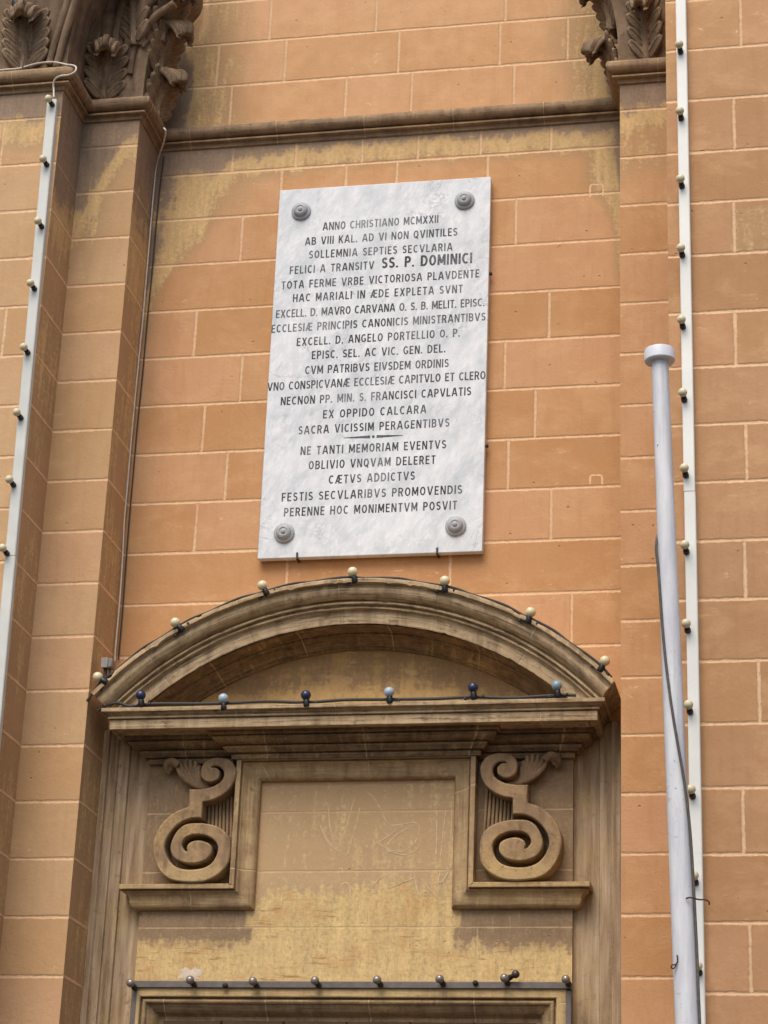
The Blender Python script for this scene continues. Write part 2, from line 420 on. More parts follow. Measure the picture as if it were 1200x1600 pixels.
def polepaint():
    s = N('chalky white pole paint'); p = s.pos()
    n_ = s.noise(s.pos((6, 6, 1)), 4, 6, .6); sp_ = s.noise(p, 42, 6, .72); big = s.noise(s.pos((1, 1, .6)), 2.4, 4)
    run = s.noise(s.pos((40, 40, .9)), 1, 6, .65)
    col = s.mix(s.rng(n_, .35, .7), hexc('#BEBEC2'), hexc('#D8D7D6'))
    col = s.mix(s.rng(run, .50, .72, 0, .55), col, hexc('#9A958F'))
    col = s.mix(s.math('MULTIPLY', s.rng(sp_, .60, .70, 0, .8), s.rng(big, .46, .60)), col, hexc('#827468'))
    chip = s.math('MULTIPLY', s.rng(s.noise(p, 60, 5, .65), .66, .69), s.rng(s.noise(p, 3, 3), .54, .60))
    col = s.mix(chip, col, hexc('#43301F'))
    h = s.math('SUBTRACT', sp_, s.math('MULTIPLY', chip, .8))
    return s.done(col, s.rng(sp_, .3, .7, .4, .6), .4, s.bump(h, .002, .5))
MAT_POLE = polepaint()

def paving():
    s = N('grey stone paving'); p = s.pos()
    b = s.t.nodes.new('ShaderNodeTexBrick'); s.t.links.new(p, b.inputs['Vector']); b.inputs['Scale'].default_value = 1.2
    b.inputs['Color1'].default_value = hexc('#47433E'); b.inputs['Color2'].default_value = hexc('#3F3B37'); b.inputs['Mortar'].default_value = hexc('#6A6056'); b.inputs['Mortar Size'].default_value = .012
    col = s.mix(s.rng(s.noise(p, 1.3, 5), .3, .7, 0, .4), b.outputs[0], hexc('#35322F'))
    return s.done(col, .85, .3, s.bump(s.noise(p, 25, 4), .004, .4))

# ------------------------------------------------------------------ ground
g = MB(); g.grid(25, 25, lambda i, j: ((i-12)*25.0, (j-12)*25.0, 0.0))
tag(g.build('street_paving', paving()), kind='structure')

# ------------------------------------------------------------------ key measures (metres; wall plane at Y=0, centre line X=0)
H = .267; ZK = 6.0532 + 1.6                     # course joints at ZK - k*H
YA, YB, YD = -.33, -.65, -1.15
XE = 1.2425                                     # half clear width between the two inner pilasters
XB = -1.55                                      # edge of the outer left pilaster
XD = at(1047, 700, YD).x                        # edge of the projecting bay on the right
ZS = at(553, 191, -.03).z                       # string course centre line
ZTOP = 10.4

facade = thing('church_facade', 'orange limestone church wall with stepped pilasters, pale joints and brown string course', 'church facade', (0, 0, 0))

def wall_face(mb, org, du, u0, u1, rows, stain, joints=None, cell=.05, seed=0):
    """upright face of coursed blocks. org + u*du (+z up); rows = joint heights, joints[row] = cuts in u"""
    rg = random.Random(seed)
    for r in range(len(rows)-1):
        z1, z0 = rows[r], rows[r+1]
        cuts = [u0] + sorted(c for c in (joints or {}).get(r, []) if u0+.01 < c < u1-.01) + [u1]
        for a, b in zip(cuts, cuts[1:]):
            rv = rg.random(); nx = max(1, math.ceil((b-a)/cell)); nz = max(1, math.ceil((z1-z0)/cell))
            idx = []
            for i in range(nx+1):
                col = []
                for j in range(nz+1):
                    u = a+(b-a)*i/nx; z = z0+(z1-z0)*j/nz
                    bu = u-a; bw = b-a
                    if a == u0: bu += .5; bw += .5       # no pale joint on the outer arrises
                    if b == u1: bw += .5
                    x, y = org[0]+du[0]*u, org[1]+du[1]*u
                    col.append(mb.vert((x, y, z), stain=stain(u, z), bu=bu, bv=z-z0, bw=bw, bh=z1-z0, rnd=rv))
                idx.append(col)
            for i in range(nx):
                for j in range(nz):
                    mb.face(idx[i][j], idx[i+1][j], idx[i+1][j+1], idx[i][j+1])

def rows_from(z0, h, zmin, zmax, jitter=0, seed=1):
    rg = random.Random(seed); k0 = -int((zmax-z0)/h); out = []
    k = k0
    while z0-k*h > zmin:
        out.append(z0-k*h + rg.uniform(-jitter, jitter)); k += 1
    return [zmax] + [z for z in out if z < zmax-.03] + [zmin], None

def ff(d, g, y, top=1.15):
    """stain level against distance d: crust until g, ochre until y, then fades out"""
    if d <= g: return min(top, .9 + .25*(g-d)/max(g, .03))
    if d <= y: return .9 - .45*(d-g)/(y-g)
    return max(0.0, .45 - .45*(d-y)/max(.05, (y-g)*.75))

def nz_(x, z, s, seed=0): return noise.noise(Vector((x*s, seed*7.3, z*s)))

# central wall
zs0 = ZS-.062
def stain_w(u, z):
    x = u; n1 = nz_(x, z, 3)*.05; n2 = nz_(x, z*.4, 14, 2)*.03
    dl = x+XE; dr = XE-x; s = 0
    if z < ZS:
        dz = zs0-z+n1*.5+n2
        gl = .035+.13*(1-sm(.15, .75, dl))+.03*(1-sm(.1, .9, dr))
        s = ff(dz, gl, gl+.115+.05*(1-sm(.1, .5, dl)))
        g2 = .17*(1-sm(.02, .42, dz)); y2 = .05+.36*(1-sm(.12, .95, dz))*1.0
        if dz < 1.35: s = max(s, ff(dl+n1+n2, g2, max(y2, g2+.02))*(1-sm(.9, 1.35, dz)))
        g3 = .045*(1-sm(.1, .55, dz)); y3 = .03+.14*(1-sm(.2, .85, dz))
        if dz < 1.2: s = max(s, ff(dr+n1*.7+n2, g3, max(y3, g3+.02))*(1-sm(.75, 1.2, dz)))
    else:
        dz = z-ZS
        a = max(ff(dl+n1*1.6-.02, .14, .17), .40*(1-sm(.22, .62, dl+n1*2)), .6*(1-sm(.0, .14, dz))*(1-sm(.12, .45, dl+n1)))  # crust colour here also paints the shade between capital and wall
        b = max(ff(dr+n1*1.2, .07, .10), .50*(1-sm(.10, .50, dr+n1*2.5)), .62*(1-sm(.05, .16, dz))*(1-sm(.05, .35, dr+n1)))
        s = max(a, b)
    if z < ZS: s = max(s, .15*(1-sm(.03, .34, dl+n1*2)))
    return s
mb = MB()
rows = [ZTOP] + [ZK-k*H for k in range(-9, 28)] + [0.0]
rowk = {k: i for i, k in enumerate([None]+list(range(-9, 28)))}     # rows[i] is joint k ; block row below joint k has index i
VJ = {-5: [(460, -30), (700, -30), (860, -30)], -4: [(423, 25), (588, 22), (790, 14)], -3: [(341, 100), (446, 92), (623, 80), (781, 68), (887, 55)], -2: [(361, 165), (540, 155), (643, 148), (803, 132)],
      -1: [(363, 258), (463, 235), (566, 235), (653, 242), (751, 225), (861, 225)], 0: [(440, 280), (541, 272), (620, 274), (762, 260)],
      1: [(377, 378), (806, 348)], 2: [(560, 400)], 3: [(305, 520), (858, 490)], 4: [(377, 590), (789, 570)], 5: [(318, 668), (836, 645)],
      6: [(353.5, 742), (794, 720)], 7: [(306, 822), (861, 800)], 8: [(448, 900), (703, 890)], 9: [(351, 980), (893, 960)], 10: [(500, 1050)]}
joints = {}
for k, lst in VJ.items(): joints[rowk[k]] = [at(x, y, 0).x for x, y in lst]
rg = random.Random(3)
for k in list(range(-9, -5)) + list(range(11, 27)):
    joints[rowk[k]] = [rg.uniform(-.9, -.3), rg.uniform(.1, .8)]
wall_face(mb, (0, 0), (1, 0), -XE, XE, rows, stain_w, joints, seed=11)
mb.build('central_wall', MAT_WALL, facade, smooth=None)

# pilasters A (inner left), C (right), B (outer left), bay D (right)
def st_A(u, z):   # u from XB to -XE
    dl = u-XB; dz = (ZS-.09)-z+nz_(u, z, 5)*.05
    if z > ZS: return .95
    g = .09+.40*(1-sm(.0, .26, dl)); y = g+.16+.05*(1-sm(0, .2, dl))
    return max(ff(dz, g, y), .42*(1-sm(.5, 1.15, dz))*(1-sm(.05, .3, dl)), .22*(1-sm(.4, 1.1, dz)))
def st_B(u, z):
    dz = (ZS-.09)-z+nz_(u, z, 5)*.04
    return ff(dz, .13, .26) if z < ZS else .95
def st_C(u, z):
    dz = (ZS-.09)-z+nz_(u, z, 5)*.03
    return max(ff(dz, .11, .24), .34*(1-sm(.42, .62, dz))) if z < ZS else .95
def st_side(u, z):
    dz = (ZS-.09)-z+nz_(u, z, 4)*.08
    base = max(0, .36+.16*nz_(u, z*.5, 5, 3))  # overall brown base puts the side faces' shade into the colour
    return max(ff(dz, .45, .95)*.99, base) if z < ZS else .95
def st_sideB_shade(u, z):
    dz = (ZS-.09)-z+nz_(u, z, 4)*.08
    base = max(0, .30+.2*nz_(u, z*.5, 5, 5))  # shade of the outer side face, painted as an even base level
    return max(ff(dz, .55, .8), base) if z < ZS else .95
def st_D(u, z):
    x = u; s = 0.0
    p = at(1175, 358, YD)
    if abs(z-p.z) < .14 and x > at(1147, 358, YD).x: s = .30
    p = at(1190, 1380, YD)
    return s
prA = [ZTOP]+[ZK-k*H for k in range(-9, 28)]+[0.0]
mb = MB(); wall_face(mb, (0, YA), (1, 0), XB, -XE, prA, st_A, seed=21)
wall_face(mb, (-XE, 0), (0, 1), YA, 0, prA, st_side, seed=22)
mb.build('pilaster', MAT_PIL, facade, smooth=None)['label'] = 'inner left pilaster ending in ochre and grey stains'
mb = MB()
jB = {i: [random.Random(40+i).uniform(-2.6, -1.9)] for i in range(len(prA))}
jB[rowk[0]] = [at(10, 225, YB).x]
zB = at(40, 555, YB).z; prB = [ZTOP]+[zB-k*H for k in range(-12, 22)]+[0.0]
prB = [z for z in prB if z <= ZTOP]
wall_face(mb, (0, YB), (1, 0), -4.4, XB, prB, st_B, {i: [random.Random(40+i).uniform(-2.0, -1.72)] for i in range(0, 60, 2)}, seed=23)
wall_face(mb, (XB, 0), (0, 1), YB, YA, prA, st_sideB_shade, seed=24)
mb.build('pilaster', MAT_PIL, facade, smooth=None)['label'] = 'outer left pilaster carrying the grey light channel'
mb = MB(); wall_face(mb, (0, YA), (1, 0), XE, XD+.25, prA, st_C, seed=25)
wall_face(mb, (XE, 0), (0, -1), 0, -YA, prA, st_side, seed=26)
mb.build('pilaster', MAT_WALL, facade, smooth=None)['label'] = 'right pilaster next to the projecting bay'
yD = [76, 155, 237, 316, 398, 488, 573, 663, 753, 845, 937, 1033, 1131, 1231, 1335, 1442, 1552]
zD = [at(1105, y, YD).z for y in yD]
prD = [ZTOP] + [zD[0]+k*H for k in range(7, 0, -1) if zD[0]+k*H < ZTOP-.05] + zD
i0 = len(prD)-len(zD)
while prD[-1] > H*1.2: prD.append(prD[-1]-H)
prD.append(0.0)
jx = {-1: 1157, 1: 1147, 3: 1147, 5: 1149, 7: 1166, 9: 1164, 11: 1186, 13: 1161, 15: 1172}
jD = {}
for k, x in jx.items():
    x_ = at(x, yD[k]+40 if k >= 0 else 30, YD).x; jD[i0+k] = [x_, x_+.8, x_+1.5]
for i in range(len(prD)):
    if i not in jD: jD[i] = [XD+.75+random.random()*.3, XD+1.6]
mb = MB(); wall_face(mb, (0, YD), (1, 0), XD, 4.6, prD, st_D, jD, seed=27)
wall_face(mb, (XD, 0), (0, -1), 0, -YD, prD, lambda u, z: 0, seed=28)
mb.build('projecting_bay', MAT_BAY, facade, smooth=None)

# string course (one run that breaks forward round the pilasters)
def arc(cx, cz, r, a0, a1, n=8): return [(cx+r*math.cos(R(a0+(a1-a0)*i/n)), cz+r*math.sin(R(a0+(a1-a0)*i/n))) for i in range(n+1)]
prof = [(-.01, .052), (.012, .048), (.022, .036)] + arc(.028, .0, .036, 80, -75, 9) + [(.030, -.036), (.008, -.039), (.007, -.046), (.036, -.048), (.036, -.058), (.012, -.061), (.010, -.082), (-.01, -.088)]
mb = MB()
path = [(-4.4, YB), (XB, YB), (XB, YA), (-XE, YA), (-XE, 0), (XE, 0), (XE, YA), (XD+.25, YA)]
sweep(mb, path, [(n, z+ZS) for n, z in prof], lambda a, b, h: (a, b, h), side=-1, sub=.12)
mb.build('string_course', MAT_STRING, facade, smooth=50)

# ------------------------------------------------------------------ capitals
def acanthus(mb, base, out, width, height, curl=.07, lean=.02, lobes=4, th=.016):
    """a leaf rising from base, bending away along 'out' and rolling over at the tip"""
    out = Vector(out).normalized(); up = Vector((0, 0, 1)); side = up.cross(out).normalized()
    nu, nv = 29, 44
    def spine(v):
        # returns (outward, height, tangent angle)
        if v < .68:
            t = v/.68
            return lean*t**1.6 + .012, height*(.86)*t
        t = (v-.68)/.32; a = math.pi*1.12*t
        return lean+.012 + curl*(1-math.cos(a))*.5*1.25, height*.86 + curl*.62*math.sin(a)
    def fn(i, j, back=0):
        u = -1+2*i/(nu-1); v = j/(nv-1)
        ww = width/2*(.62+.5*math.sin(min(1, v*1.25)*math.pi*.62)) if v < .68 else width/2*(1.0-.42*((v-.68)/.32)**1.4)
        lob = abs(math.sin(lobes*math.pi*v+.35)); edge = abs(u)**3
        ww *= 1-.30*edge*(1-lob)
        o, h = spine(v)
        # veins fan out from the midrib towards the lobes
        rib = math.cos((abs(u)*3.1+v*.9)*2*math.pi)
        o += .014*rib*(1-.5*abs(u))*(width/.18) + .020*math.exp(-(u/.16)**2)*(width/.18)
        cup = -.035*(width/.18)*u*u*(1-.35*v) + .014*edge*math.cos(lobes*2*math.pi*v)
        hdrop = -.03*edge*(1-lob) - .02*u*u*v
        o2 = o+cup - back*th
        return Vector(base) + side*(u*ww) + out*o2 + up*(h+hdrop)
    mb.grid(nu, nv, fn)
    # lobes carved as overlapping spoons either side of the midrib, and a ridged midrib
    def spoon(p0, p1, nrm, w_, lift):
        ax = p1-p0; sd_ = nrm.cross(ax).normalized(); n1, n2 = 9, 12
        def f2(i, j):
            u = -1+2*i/(n1-1); v = j/(n2-1); wv = w_*max(.04, math.sin(math.pi*(.10+.88*v)))**.65
            return p0+ax*v+sd_*(u*wv)+nrm*(lift*v**2.4+.012*math.sin(math.pi*v)-.45*wv*u*u+.16*wv*math.cos(3*math.pi*u))
        mb.grid(n1, n2, f2)
    for k in range(lobes):
        v0 = .05+.56*k/max(1, lobes-1); v1 = min(.74, v0+.20)
        for s_ in (-1, 1):
            o0, h0 = spine(v0); o1, h1 = spine(v1); ww = width/2*(1.02-.16*abs(k-lobes*.4)/lobes)
            p0 = Vector(base)+side*(s_*ww*.16)+out*(o0+.012)+up*h0
            p1 = Vector(base)+side*(s_*ww*1.02)+out*(o1+.004)+up*(h1+.02)
            spoon(p0, p1, (out+side*s_*.35).normalized(), width*.105, .022)
    tube(mb, [Vector(base)+out*(spine(v)[0]+.020)+up*spine(v)[1] for v in (0, .15, .3, .45, .6, .7, .8)], lambda t: width*(.055-.02*t), 8)

def bell(mb, x0, x1, yf, z0, z1, ribs, flareR=.0, flareL=.0):
    """fluted block; front face grid plus the two flanks"""
    nu, nv = 90, 26
    def fn(i, j):
        u = i/(nu-1); v = j/(nv-1)
        fl = min(v*1.06/.62, 1.12)**2.6
        xa = x0-flareL*fl; xb = x1+flareR*fl
        x = xa+(xb-xa)*u; z = z0+(z1-z0)*v
        d = .020*abs(math.sin(math.pi*(ribs*(u+.06*math.sin(v*3)*(u-.5)))))**.6 * min(1, v*5+.25)
        edge = min(u, 1-u); d *= min(1, edge*9)
        return (x, yf - d - .10*fl, z)
    idx = mb.grid(nu, nv, fn)
    for col, xs in ((0, x0), (nu-1, x1)):
        L = [mb.vert((fn(col, j)[0], -.0+min(0, yf*.2), fn(col, j)[2])) for j in range(nv)]
        for j in range(nv-1): mb.face(idx[col][j], idx[col][j+1], L[j+1], L[j])

def stem(mb, pts, r0, r1, flat=1):
    c = catmull(pts, 8); tube(mb, c, lambda t: r0+(r1-r0)*t, 8)

zc = ZS+.045
def make_capital(lab, x0, x1, yf, leaves, stems, flR, flL, ribs):
    loc = ((x0+x1)/2, yf, zc)
    e = MB(); bell(e, x0, x1, yf-.006, zc-.01, zc+1.06, ribs, flR, flL)
    root = e.build('capital', MAT_CAPITAL, facade, smooth=60)
    root['label'] = lab
    for L in leaves:
        m_ = MB(); acanthus(m_, *L)
        m_.build('acanthus_leaf', MAT_CAPITAL, root, smooth=70, solid=.024, subsurf=0)
    m_ = MB()
    for st in stems: stem(m_, *st)
    if stems: m_.build('leaf_stem', MAT_CAPITAL, root, smooth=80)
    return root
a1 = at(160, 152, YA-.03); a1t = at(160, 75, YA-.1)
aR = at(262, 205, YA/2)
aU = at(228, 62, YA-.06)
b1 = at(37, 106, YB-.03)
make_capital('scrolled acanthus capital of the inner left pilaster', XB-.02, -XE+.006, YA, [
    ((a1.x, YA, zc-.01), (.25, -1, 0), .20, .27, .10, .05, 4),
    ((-XE, YA*.55, zc-.05), (1, -.35, 0), .22, .235, .09, .06, 4),
    ((a1.x+.16, YA-.03, zc+.30), (-.25, -1, 0), .17, .30, .10, .05, 4),
    ((-XE+.02, YA*.7, zc+.20), (1, -.5, 0), .20, .22, .11, .07, 4),
    ((-XE+.05, YA*.9, zc+.36), (1, -.7, 0), .18, .22, .12, .09, 4),
    ], [([(-XE-.10, YA-.03, zc+.20), (-XE-.07, YA-.05, zc+.38), (-XE+.03, YA-.10, zc+.52), (-XE+.16, YA-.14, zc+.62)], .022, .03),
        ([(-XE-.07, YA-.02, zc+.14), (-XE-.045, YA-.04, zc+.32), (-XE+.05, YA-.07, zc+.44), (-XE+.17, YA-.10, zc+.50)], .018, .024),
        ([(-XE-.15, YA-.03, zc+.24), (-XE-.15, YA-.06, zc+.42), (-XE-.10, YA-.10, zc+.60)], .02, .028)], .15, .0, 5)
make_capital('scrolled acanthus capital of the outer left pilaster', -4.4, XB+.006, YB, [
    ((b1.x, YB, zc-.01), (.1, -1, 0), .22, .30, .10, .05, 5),
    ((b1.x-.36, YB, zc-.01), (0, -1, 0), .22, .30, .10, .05, 5),
    ], [([(b1.x+.13, YB-.02, zc+.02), (b1.x+.17, YB-.04, zc+.2), (b1.x+.25, YB-.09, zc+.46)], .018, .022),
        ([(b1.x+.17, YB-.02, zc+.0), (b1.x+.21, YB-.04, zc+.2), (b1.x+.29, YB-.09, zc+.46)], .018, .022)], .14, 0, 40)
c1 = at(1012, 92, YA-.03)
make_capital('scrolled acanthus capital of the right pilaster', XE-.006, XD+.25, YA, [
    ((c1.x, YA, zc-.01), (-.2, -1, 0), .15, .30, .09, .04, 4),
    ((XE+.0, YA*.6, zc-.05), (-1, -.3, 0), .20, .225, .085, .05, 4),
    ((XE-.02, YA*.7, zc+.26), (-1, -.5, 0), .20, .22, .09, .06, 4),
    ((c1.x+.02, YA-.03, zc+.32), (.2, -1, 0), .15, .3, .1, .04, 4)],
    [], .0, .14, 6)

# ------------------------------------------------------------------ door surround
ds = thing('door_surround', 'weathered brown stone door surround with round arched pediment and twin carved scrolls', 'door surround', (0, 0, 0))
YP = -.04
xz = lambda a, b, h: (a, h, b)
# panel face
prow = [4.60, at(550, 1268, YP).z, at(550, 1361, YP).z, at(550, 1449, YP).z, 3.33, 0.0]
xpL, xpR = at(218, 1430, YP).x, at(895, 1350, YP).x
def st_P(u, z):
    x = u; n1 = nz_(x, z, 3, 4)*.08+nz_(x, z, 9, 5)*.04
    zc_ = 3.80+.02*nz_(x, 0, 3)                       # ochre area of the frieze
    lim = zc_ if abs(x+.0) < .47 else (3.56 if x < 0 else 3.545)
    lim = lim - .20*sm(.40, .52, abs(x))*0
    d = lim - z + n1*.6
    low = .60+.1*nz_(x, z, 4, 8)
    top = min(.36, .26+.24*nz_(x, z, 2.4, 7)) if abs(x) < .47 else .98
    return low + (top-low)*sm(-.06, .10, -d+nz_(x, z, 7, 2)*.03)
mb = MB()
wall_face(mb, (0, YP), (1, 0), xpL, xpR, prow, st_P, {3: [at(483, 1490, YP).x, at(620, 1490, YP).x, at(745, 1490, YP).x], 2: [], 0: [], 1: []}, seed=31)
wall_face(mb, (xpR, 0), (0, 1), YP, 0, prow, lambda u, z: .97, seed=32)
wall_face(mb, (xpL, 0), (0, -1), 0, -YP, prow, lambda u, z: .97, seed=33)
mb.build('overdoor_panel', MAT_PANEL, ds, smooth=None)
# jamb strips beside the panel
for s_ in (-1, 1):
    mb = MB()
    prof = [(1.2415, 0), (1.2415, -.055), (1.215, -.055), (1.210, -.035), (1.195, -.030), (1.180, -.038), (1.172, -.038), (1.168, -.022), (1.14, -.018), (1.125, -.024), (1.118, -.024), (1.114, -.008), (1.07, -.006), (.96, -.006), (.96, 0)]
    nzv = 40
    idx = mb.grid(len(prof), nzv, lambda i, j: (s_*prof[i][0], prof[i][1], 4.60*j/(nzv-1)))
    mb.build('jamb_moulding', MAT_STRIP, ds, smooth=30)
# eared frame moulding
prof = [(0, 0), (0, .018), (.006, .032), (.018, .041), (.034, .044), (.048, .047), (.060, .053), (.069, .062), (.075, .074), (.076, .062), (.082, .062), (.083, .086), (.105, .086), (.105, 0)]
xi = .457; zt = 4.338; zb = 3.737
mb = MB(); es = lambda n, h: h+.015
sweep(mb, [(-.985, zb), (-xi, zb), (-xi, zt), (xi, zt), (xi, zb), (.985, zb)], prof, lambda a, b, h: (a, YP-h, b), side=1, endshift=(es, es), sub=.1)
# returns of the two ears to the wall behind
for s_ in (-1, 1):
    ring = [(s_*(.985+h+.015), YP-h, zb+n) for n, h in prof]
    a = [mb.vert(q) for q in ring]; b = [mb.vert((q[0], 0.0, q[2])) for q in ring]
    for i in range(len(ring)-1): mb.face(a[i], a[i+1], b[i+1], b[i])
mb.build('eared_frame', carved('frame limestone', '#A08260', '#BEA277', '#6B553D', '#BFA06A', .45, .3, along=.5), ds, smooth=40)
# bed mouldings with the centre breaking forward
prof = [(-.03, 4.425), (.012, 4.425), (.015, 4.445), (.006, 4.446), (.006, 4.452), (.030, 4.453), (.037, 4.462), (.048, 4.470), (.049, 4.477), (.036, 4.478), (.036, 4.484), (.064, 4.486), (.080, 4.494), (.090, 4.504), (.094, 4.512), (.082, 4.513), (.082, 4.519), (.110, 4.520), (.110, 4.545), (-.03, 4.545)]
mb = MB()
sweep(mb, [(-.995, .0), (-.995, -.06), (-.572, -.06), (-.572, -.125), (.572, -.125), (.572, -.06), (.995, -.06), (.995, .0)], prof, lambda a, b, h: (a, b, h), side=-1, sub=.1)
mb.box((-.57, -.122, 4.4445), (.57, -.02, 4.536))
mb.box((-.99, -.056, 4.4235), (.99, -.02, 4.536))
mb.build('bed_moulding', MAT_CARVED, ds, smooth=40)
# cornice
prof = [(-.02, 4.537), (.088, 4.537), (.088, 4.531), (.100, 4.531), (.100, 4.574), (.092, 4.5745), (.092, 4.579), (.110, 4.580), (.110, 4.588), (.100, 4.5885), (.104, 4.596), (.116, 4.602), (.118, 4.605), (.135, 4.606), (.137, 4.624), (-.02, 4.632)]
mb = MB()
sweep(mb, [(-1.035, 0), (-1.035, -.2), (1.035, -.2), (1.035, 0)], prof, lambda a, b, h: (a, b, h), side=-1, sub=.1)
mb.box((-1.018, -.183, 4.5362), (1.018, -.002, 4.630))
mb.build('cornice', MAT_ARCH, ds, smooth=40)
# arched pediment
RC, ZC = 1.669, 3.551
ap = [(1.672, 0), (1.669, -.362), (1.650, -.362), (1.649, -.346), (1.643, -.336), (1.636, -.338), (1.624, -.340), (1.608, -.334), (1.594, -.320), (1.585, -.302), (1.583, -.286), (1.576, -.286), (1.575, -.299), (1.566, -.299), (1.565, -.280), (1.557, -.272), (1.556, -.284), (1.547, -.284), (1.545, -.266), (1.541, -.262), (1.479, -.262), (1.484, -.252), (1.486, 0)]
TH = R(46.9); na = 260; EDGE = {}
mb = MB()
def fa(i, j):
    th = -TH+2*TH*i/(na-1); r, y = ap[j]
    w_ = .0022*noise.noise(Vector((th*9, j*.35, 2)))+.0012*noise.noise(Vector((th*40, j*.5, 5)))
    e = EDGE.get(j, 0)*max(0.0, noise.noise(Vector((th*26, 1.7*(j//2), 8)))+.5*noise.noise(Vector((th*70, j//2, 3)))-.28)
    return (math.sin(th)*(r+w_-e), y+(w_ if 0 < j < len(ap)-1 else 0)+abs(e)*.6, ZC+math.cos(th)*(r+w_-e))
ap_in = [(1.4788, -.250), (1.4788, -.14), (1.470, -.14), (1.468, -.115), (1.456, -.10), (1.446, -.075), (1.436, -.07), (1.436, -.055), (1.425, -.055), (1.425, 0), (1.482, 0), (1.482, -.250)]
EDGE = {1: .020, 2: .014, 11: .014, 12: .014, 15: .012, 16: .012, 20: -.020}
apl = [0.0]
for a, b in zip(ap, ap[1:]): apl.append(apl[-1]+math.hypot(b[0]-a[0], b[1]-a[1]))
idx = [[mb.vert(fa(i, j), bu=(-TH+2*TH*i/(na-1))*1.6+5, bv=apl[j]+3) for j in range(len(ap))] for i in range(na)]
for i in range(na-1):
    for j in range(len(ap)-1): mb.face(idx[i][j], idx[i+1][j], idx[i+1][j+1], idx[i][j+1])
mb.face(*idx[0]); mb.face(*idx[-1][::-1])
mb.build('arched_pediment', MAT_ARCH, ds, smooth=40)
EDGE = {}
mb = MB(); ap = ap_in; apl = [0.0]
for a, b in zip(ap, ap[1:]): apl.append(apl[-1]+math.hypot(b[0]-a[0], b[1]-a[1]))
idx = [[mb.vert(fa(i, j), bu=(-TH+2*TH*i/(na-1))*1.6+9, bv=apl[j]+7) for j in range(len(ap))] for i in range(na)]
for i in range(na-1):
    for j in range(len(ap)-1): mb.face(idx[i][j], idx[i+1][j], idx[i+1][j+1], idx[i][j+1])
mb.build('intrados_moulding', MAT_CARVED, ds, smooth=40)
# tympanum
mb = MB(); nx = 60
def st_T(x, z): return .90+.16*nz_(x, z*2, 3, 9) - .24*(1-sm(4.68, 4.86, z)) + .08*(abs(x) > .45)  # darker upper part paints the shade under the arch
for i in range(nx): pass
def fT(i, j):
    x = -1.12+2.24*i/(nx-1); zt_ = ZC+math.sqrt(1.445**2-x*x); z = 4.60+(max(zt_, 4.602)-4.60)*j/9
    return x, z
ids = []
for i in range(nx):
    c = []
    for j in range(10):
        x, z = fT(i, j); c.append(mb.vert((x, -.03, z), stain=st_T(x, z), bu=.5+max(0, x), bv=.5, bw=3, bh=3, rnd=.5))
    ids.append(c)
for i in range(nx-1):
    for j in range(9): mb.face(ids[i][j], ids[i+1][j], ids[i+1][j+1], ids[i][j+1])
MAT_TYMP = ashlar('peeling tympanum stone', .003, hexc('#94744F'), hexc('#9E7E55'), hexc('#B6966A'), hexc('#CFAA70'), hexc('#9C7F5D'), hexc('#C5A276'), .3, .95, chipt=.585)
mb.build('tympanum', MAT_TYMP, ds, smooth=None)

MAT_PATCH = plain('smeared mortar', '#E6BC92', .95, .1, 0, .15, 50)
# chalk scribbles on the panel, old mortar patches on the wall
def ribbon3(mb, pts, w, f, lift):
    c = catmull([(p[0], p[1], 0) for p in pts], 6); P = [f(p.x, p.y) for p in c]
    ids = []
    for i, p in enumerate(P):
        t = (P[min(i+1, len(P)-1)]-P[max(i-1, 0)]).normalized(); n_ = Vector((-t.z, 0, t.x)); k = w*(.75+.5*abs(math.sin(i*1.7)))
        ids.append((mb.vert(p+n_*k+Vector((0, -lift, 0))), mb.vert(p-n_*k+Vector((0, -lift, 0)))))
    for a, b in zip(ids, ids[1:]): mb.face(a[0], b[0], b[1], a[1])
SCR = [[(395,250),(405,235),(420,250),(425,330),(440,400),(460,455),(480,430),(510,350),(535,260),(550,210)], [(380,345),(400,390),(430,440),(470,470),(500,492),(515,485),(530,430),(560,330),(575,260)],
       [(600,178),(640,205),(680,270),(700,315),(730,345),(790,340),(840,332),(868,350),(862,400),(830,450),(780,475),(720,465),(665,432)], [(665,432),(720,395),(790,345)], [(700,450),(760,390),(815,360)], [(685,460),(740,480),(800,492),(850,470),(870,440)],
       [(475,620),(470,570),(485,558),(492,580)], [(480,640),(510,630),(525,650),(530,700)], [(620,670),(660,620),(690,598)], [(720,655),(780,630),(840,605),(845,570)], [(845,600),(865,690)], [(885,610),(910,650),(960,705)],
       [(1000,270),(985,400),(972,520)], [(955,275),(955,400),(950,515)], [(1030,270),(1025,400),(1010,560),(985,630)], [(970,580),(965,630),(1000,600),(1025,550)]]
mb = MB()
for k, l in enumerate(SCR): ribbon3(mb, l, .0026, lambda x, y: at(380+x/3.158, 1180+y/3.158, YP), .0008+.0001*k)
mb.build('chalk_scribble', plain('thin chalk', '#CDB08A', .95, .1, 0, .2, 40), ds, smooth=None, recalc=False)
for k, l in enumerate([[(922,309),(923,290),(932,289),(942,290),(942,307)], [(922,757),(923,744),(931,743),(940,744),(941,757)]]):
    mb = MB(); ribbon3(mb, l, .0042, lambda x, y: at(x, y, 0), .001)
    mb.build('mortar_patch', MAT_PATCH, facade, smooth=None, recalc=False)

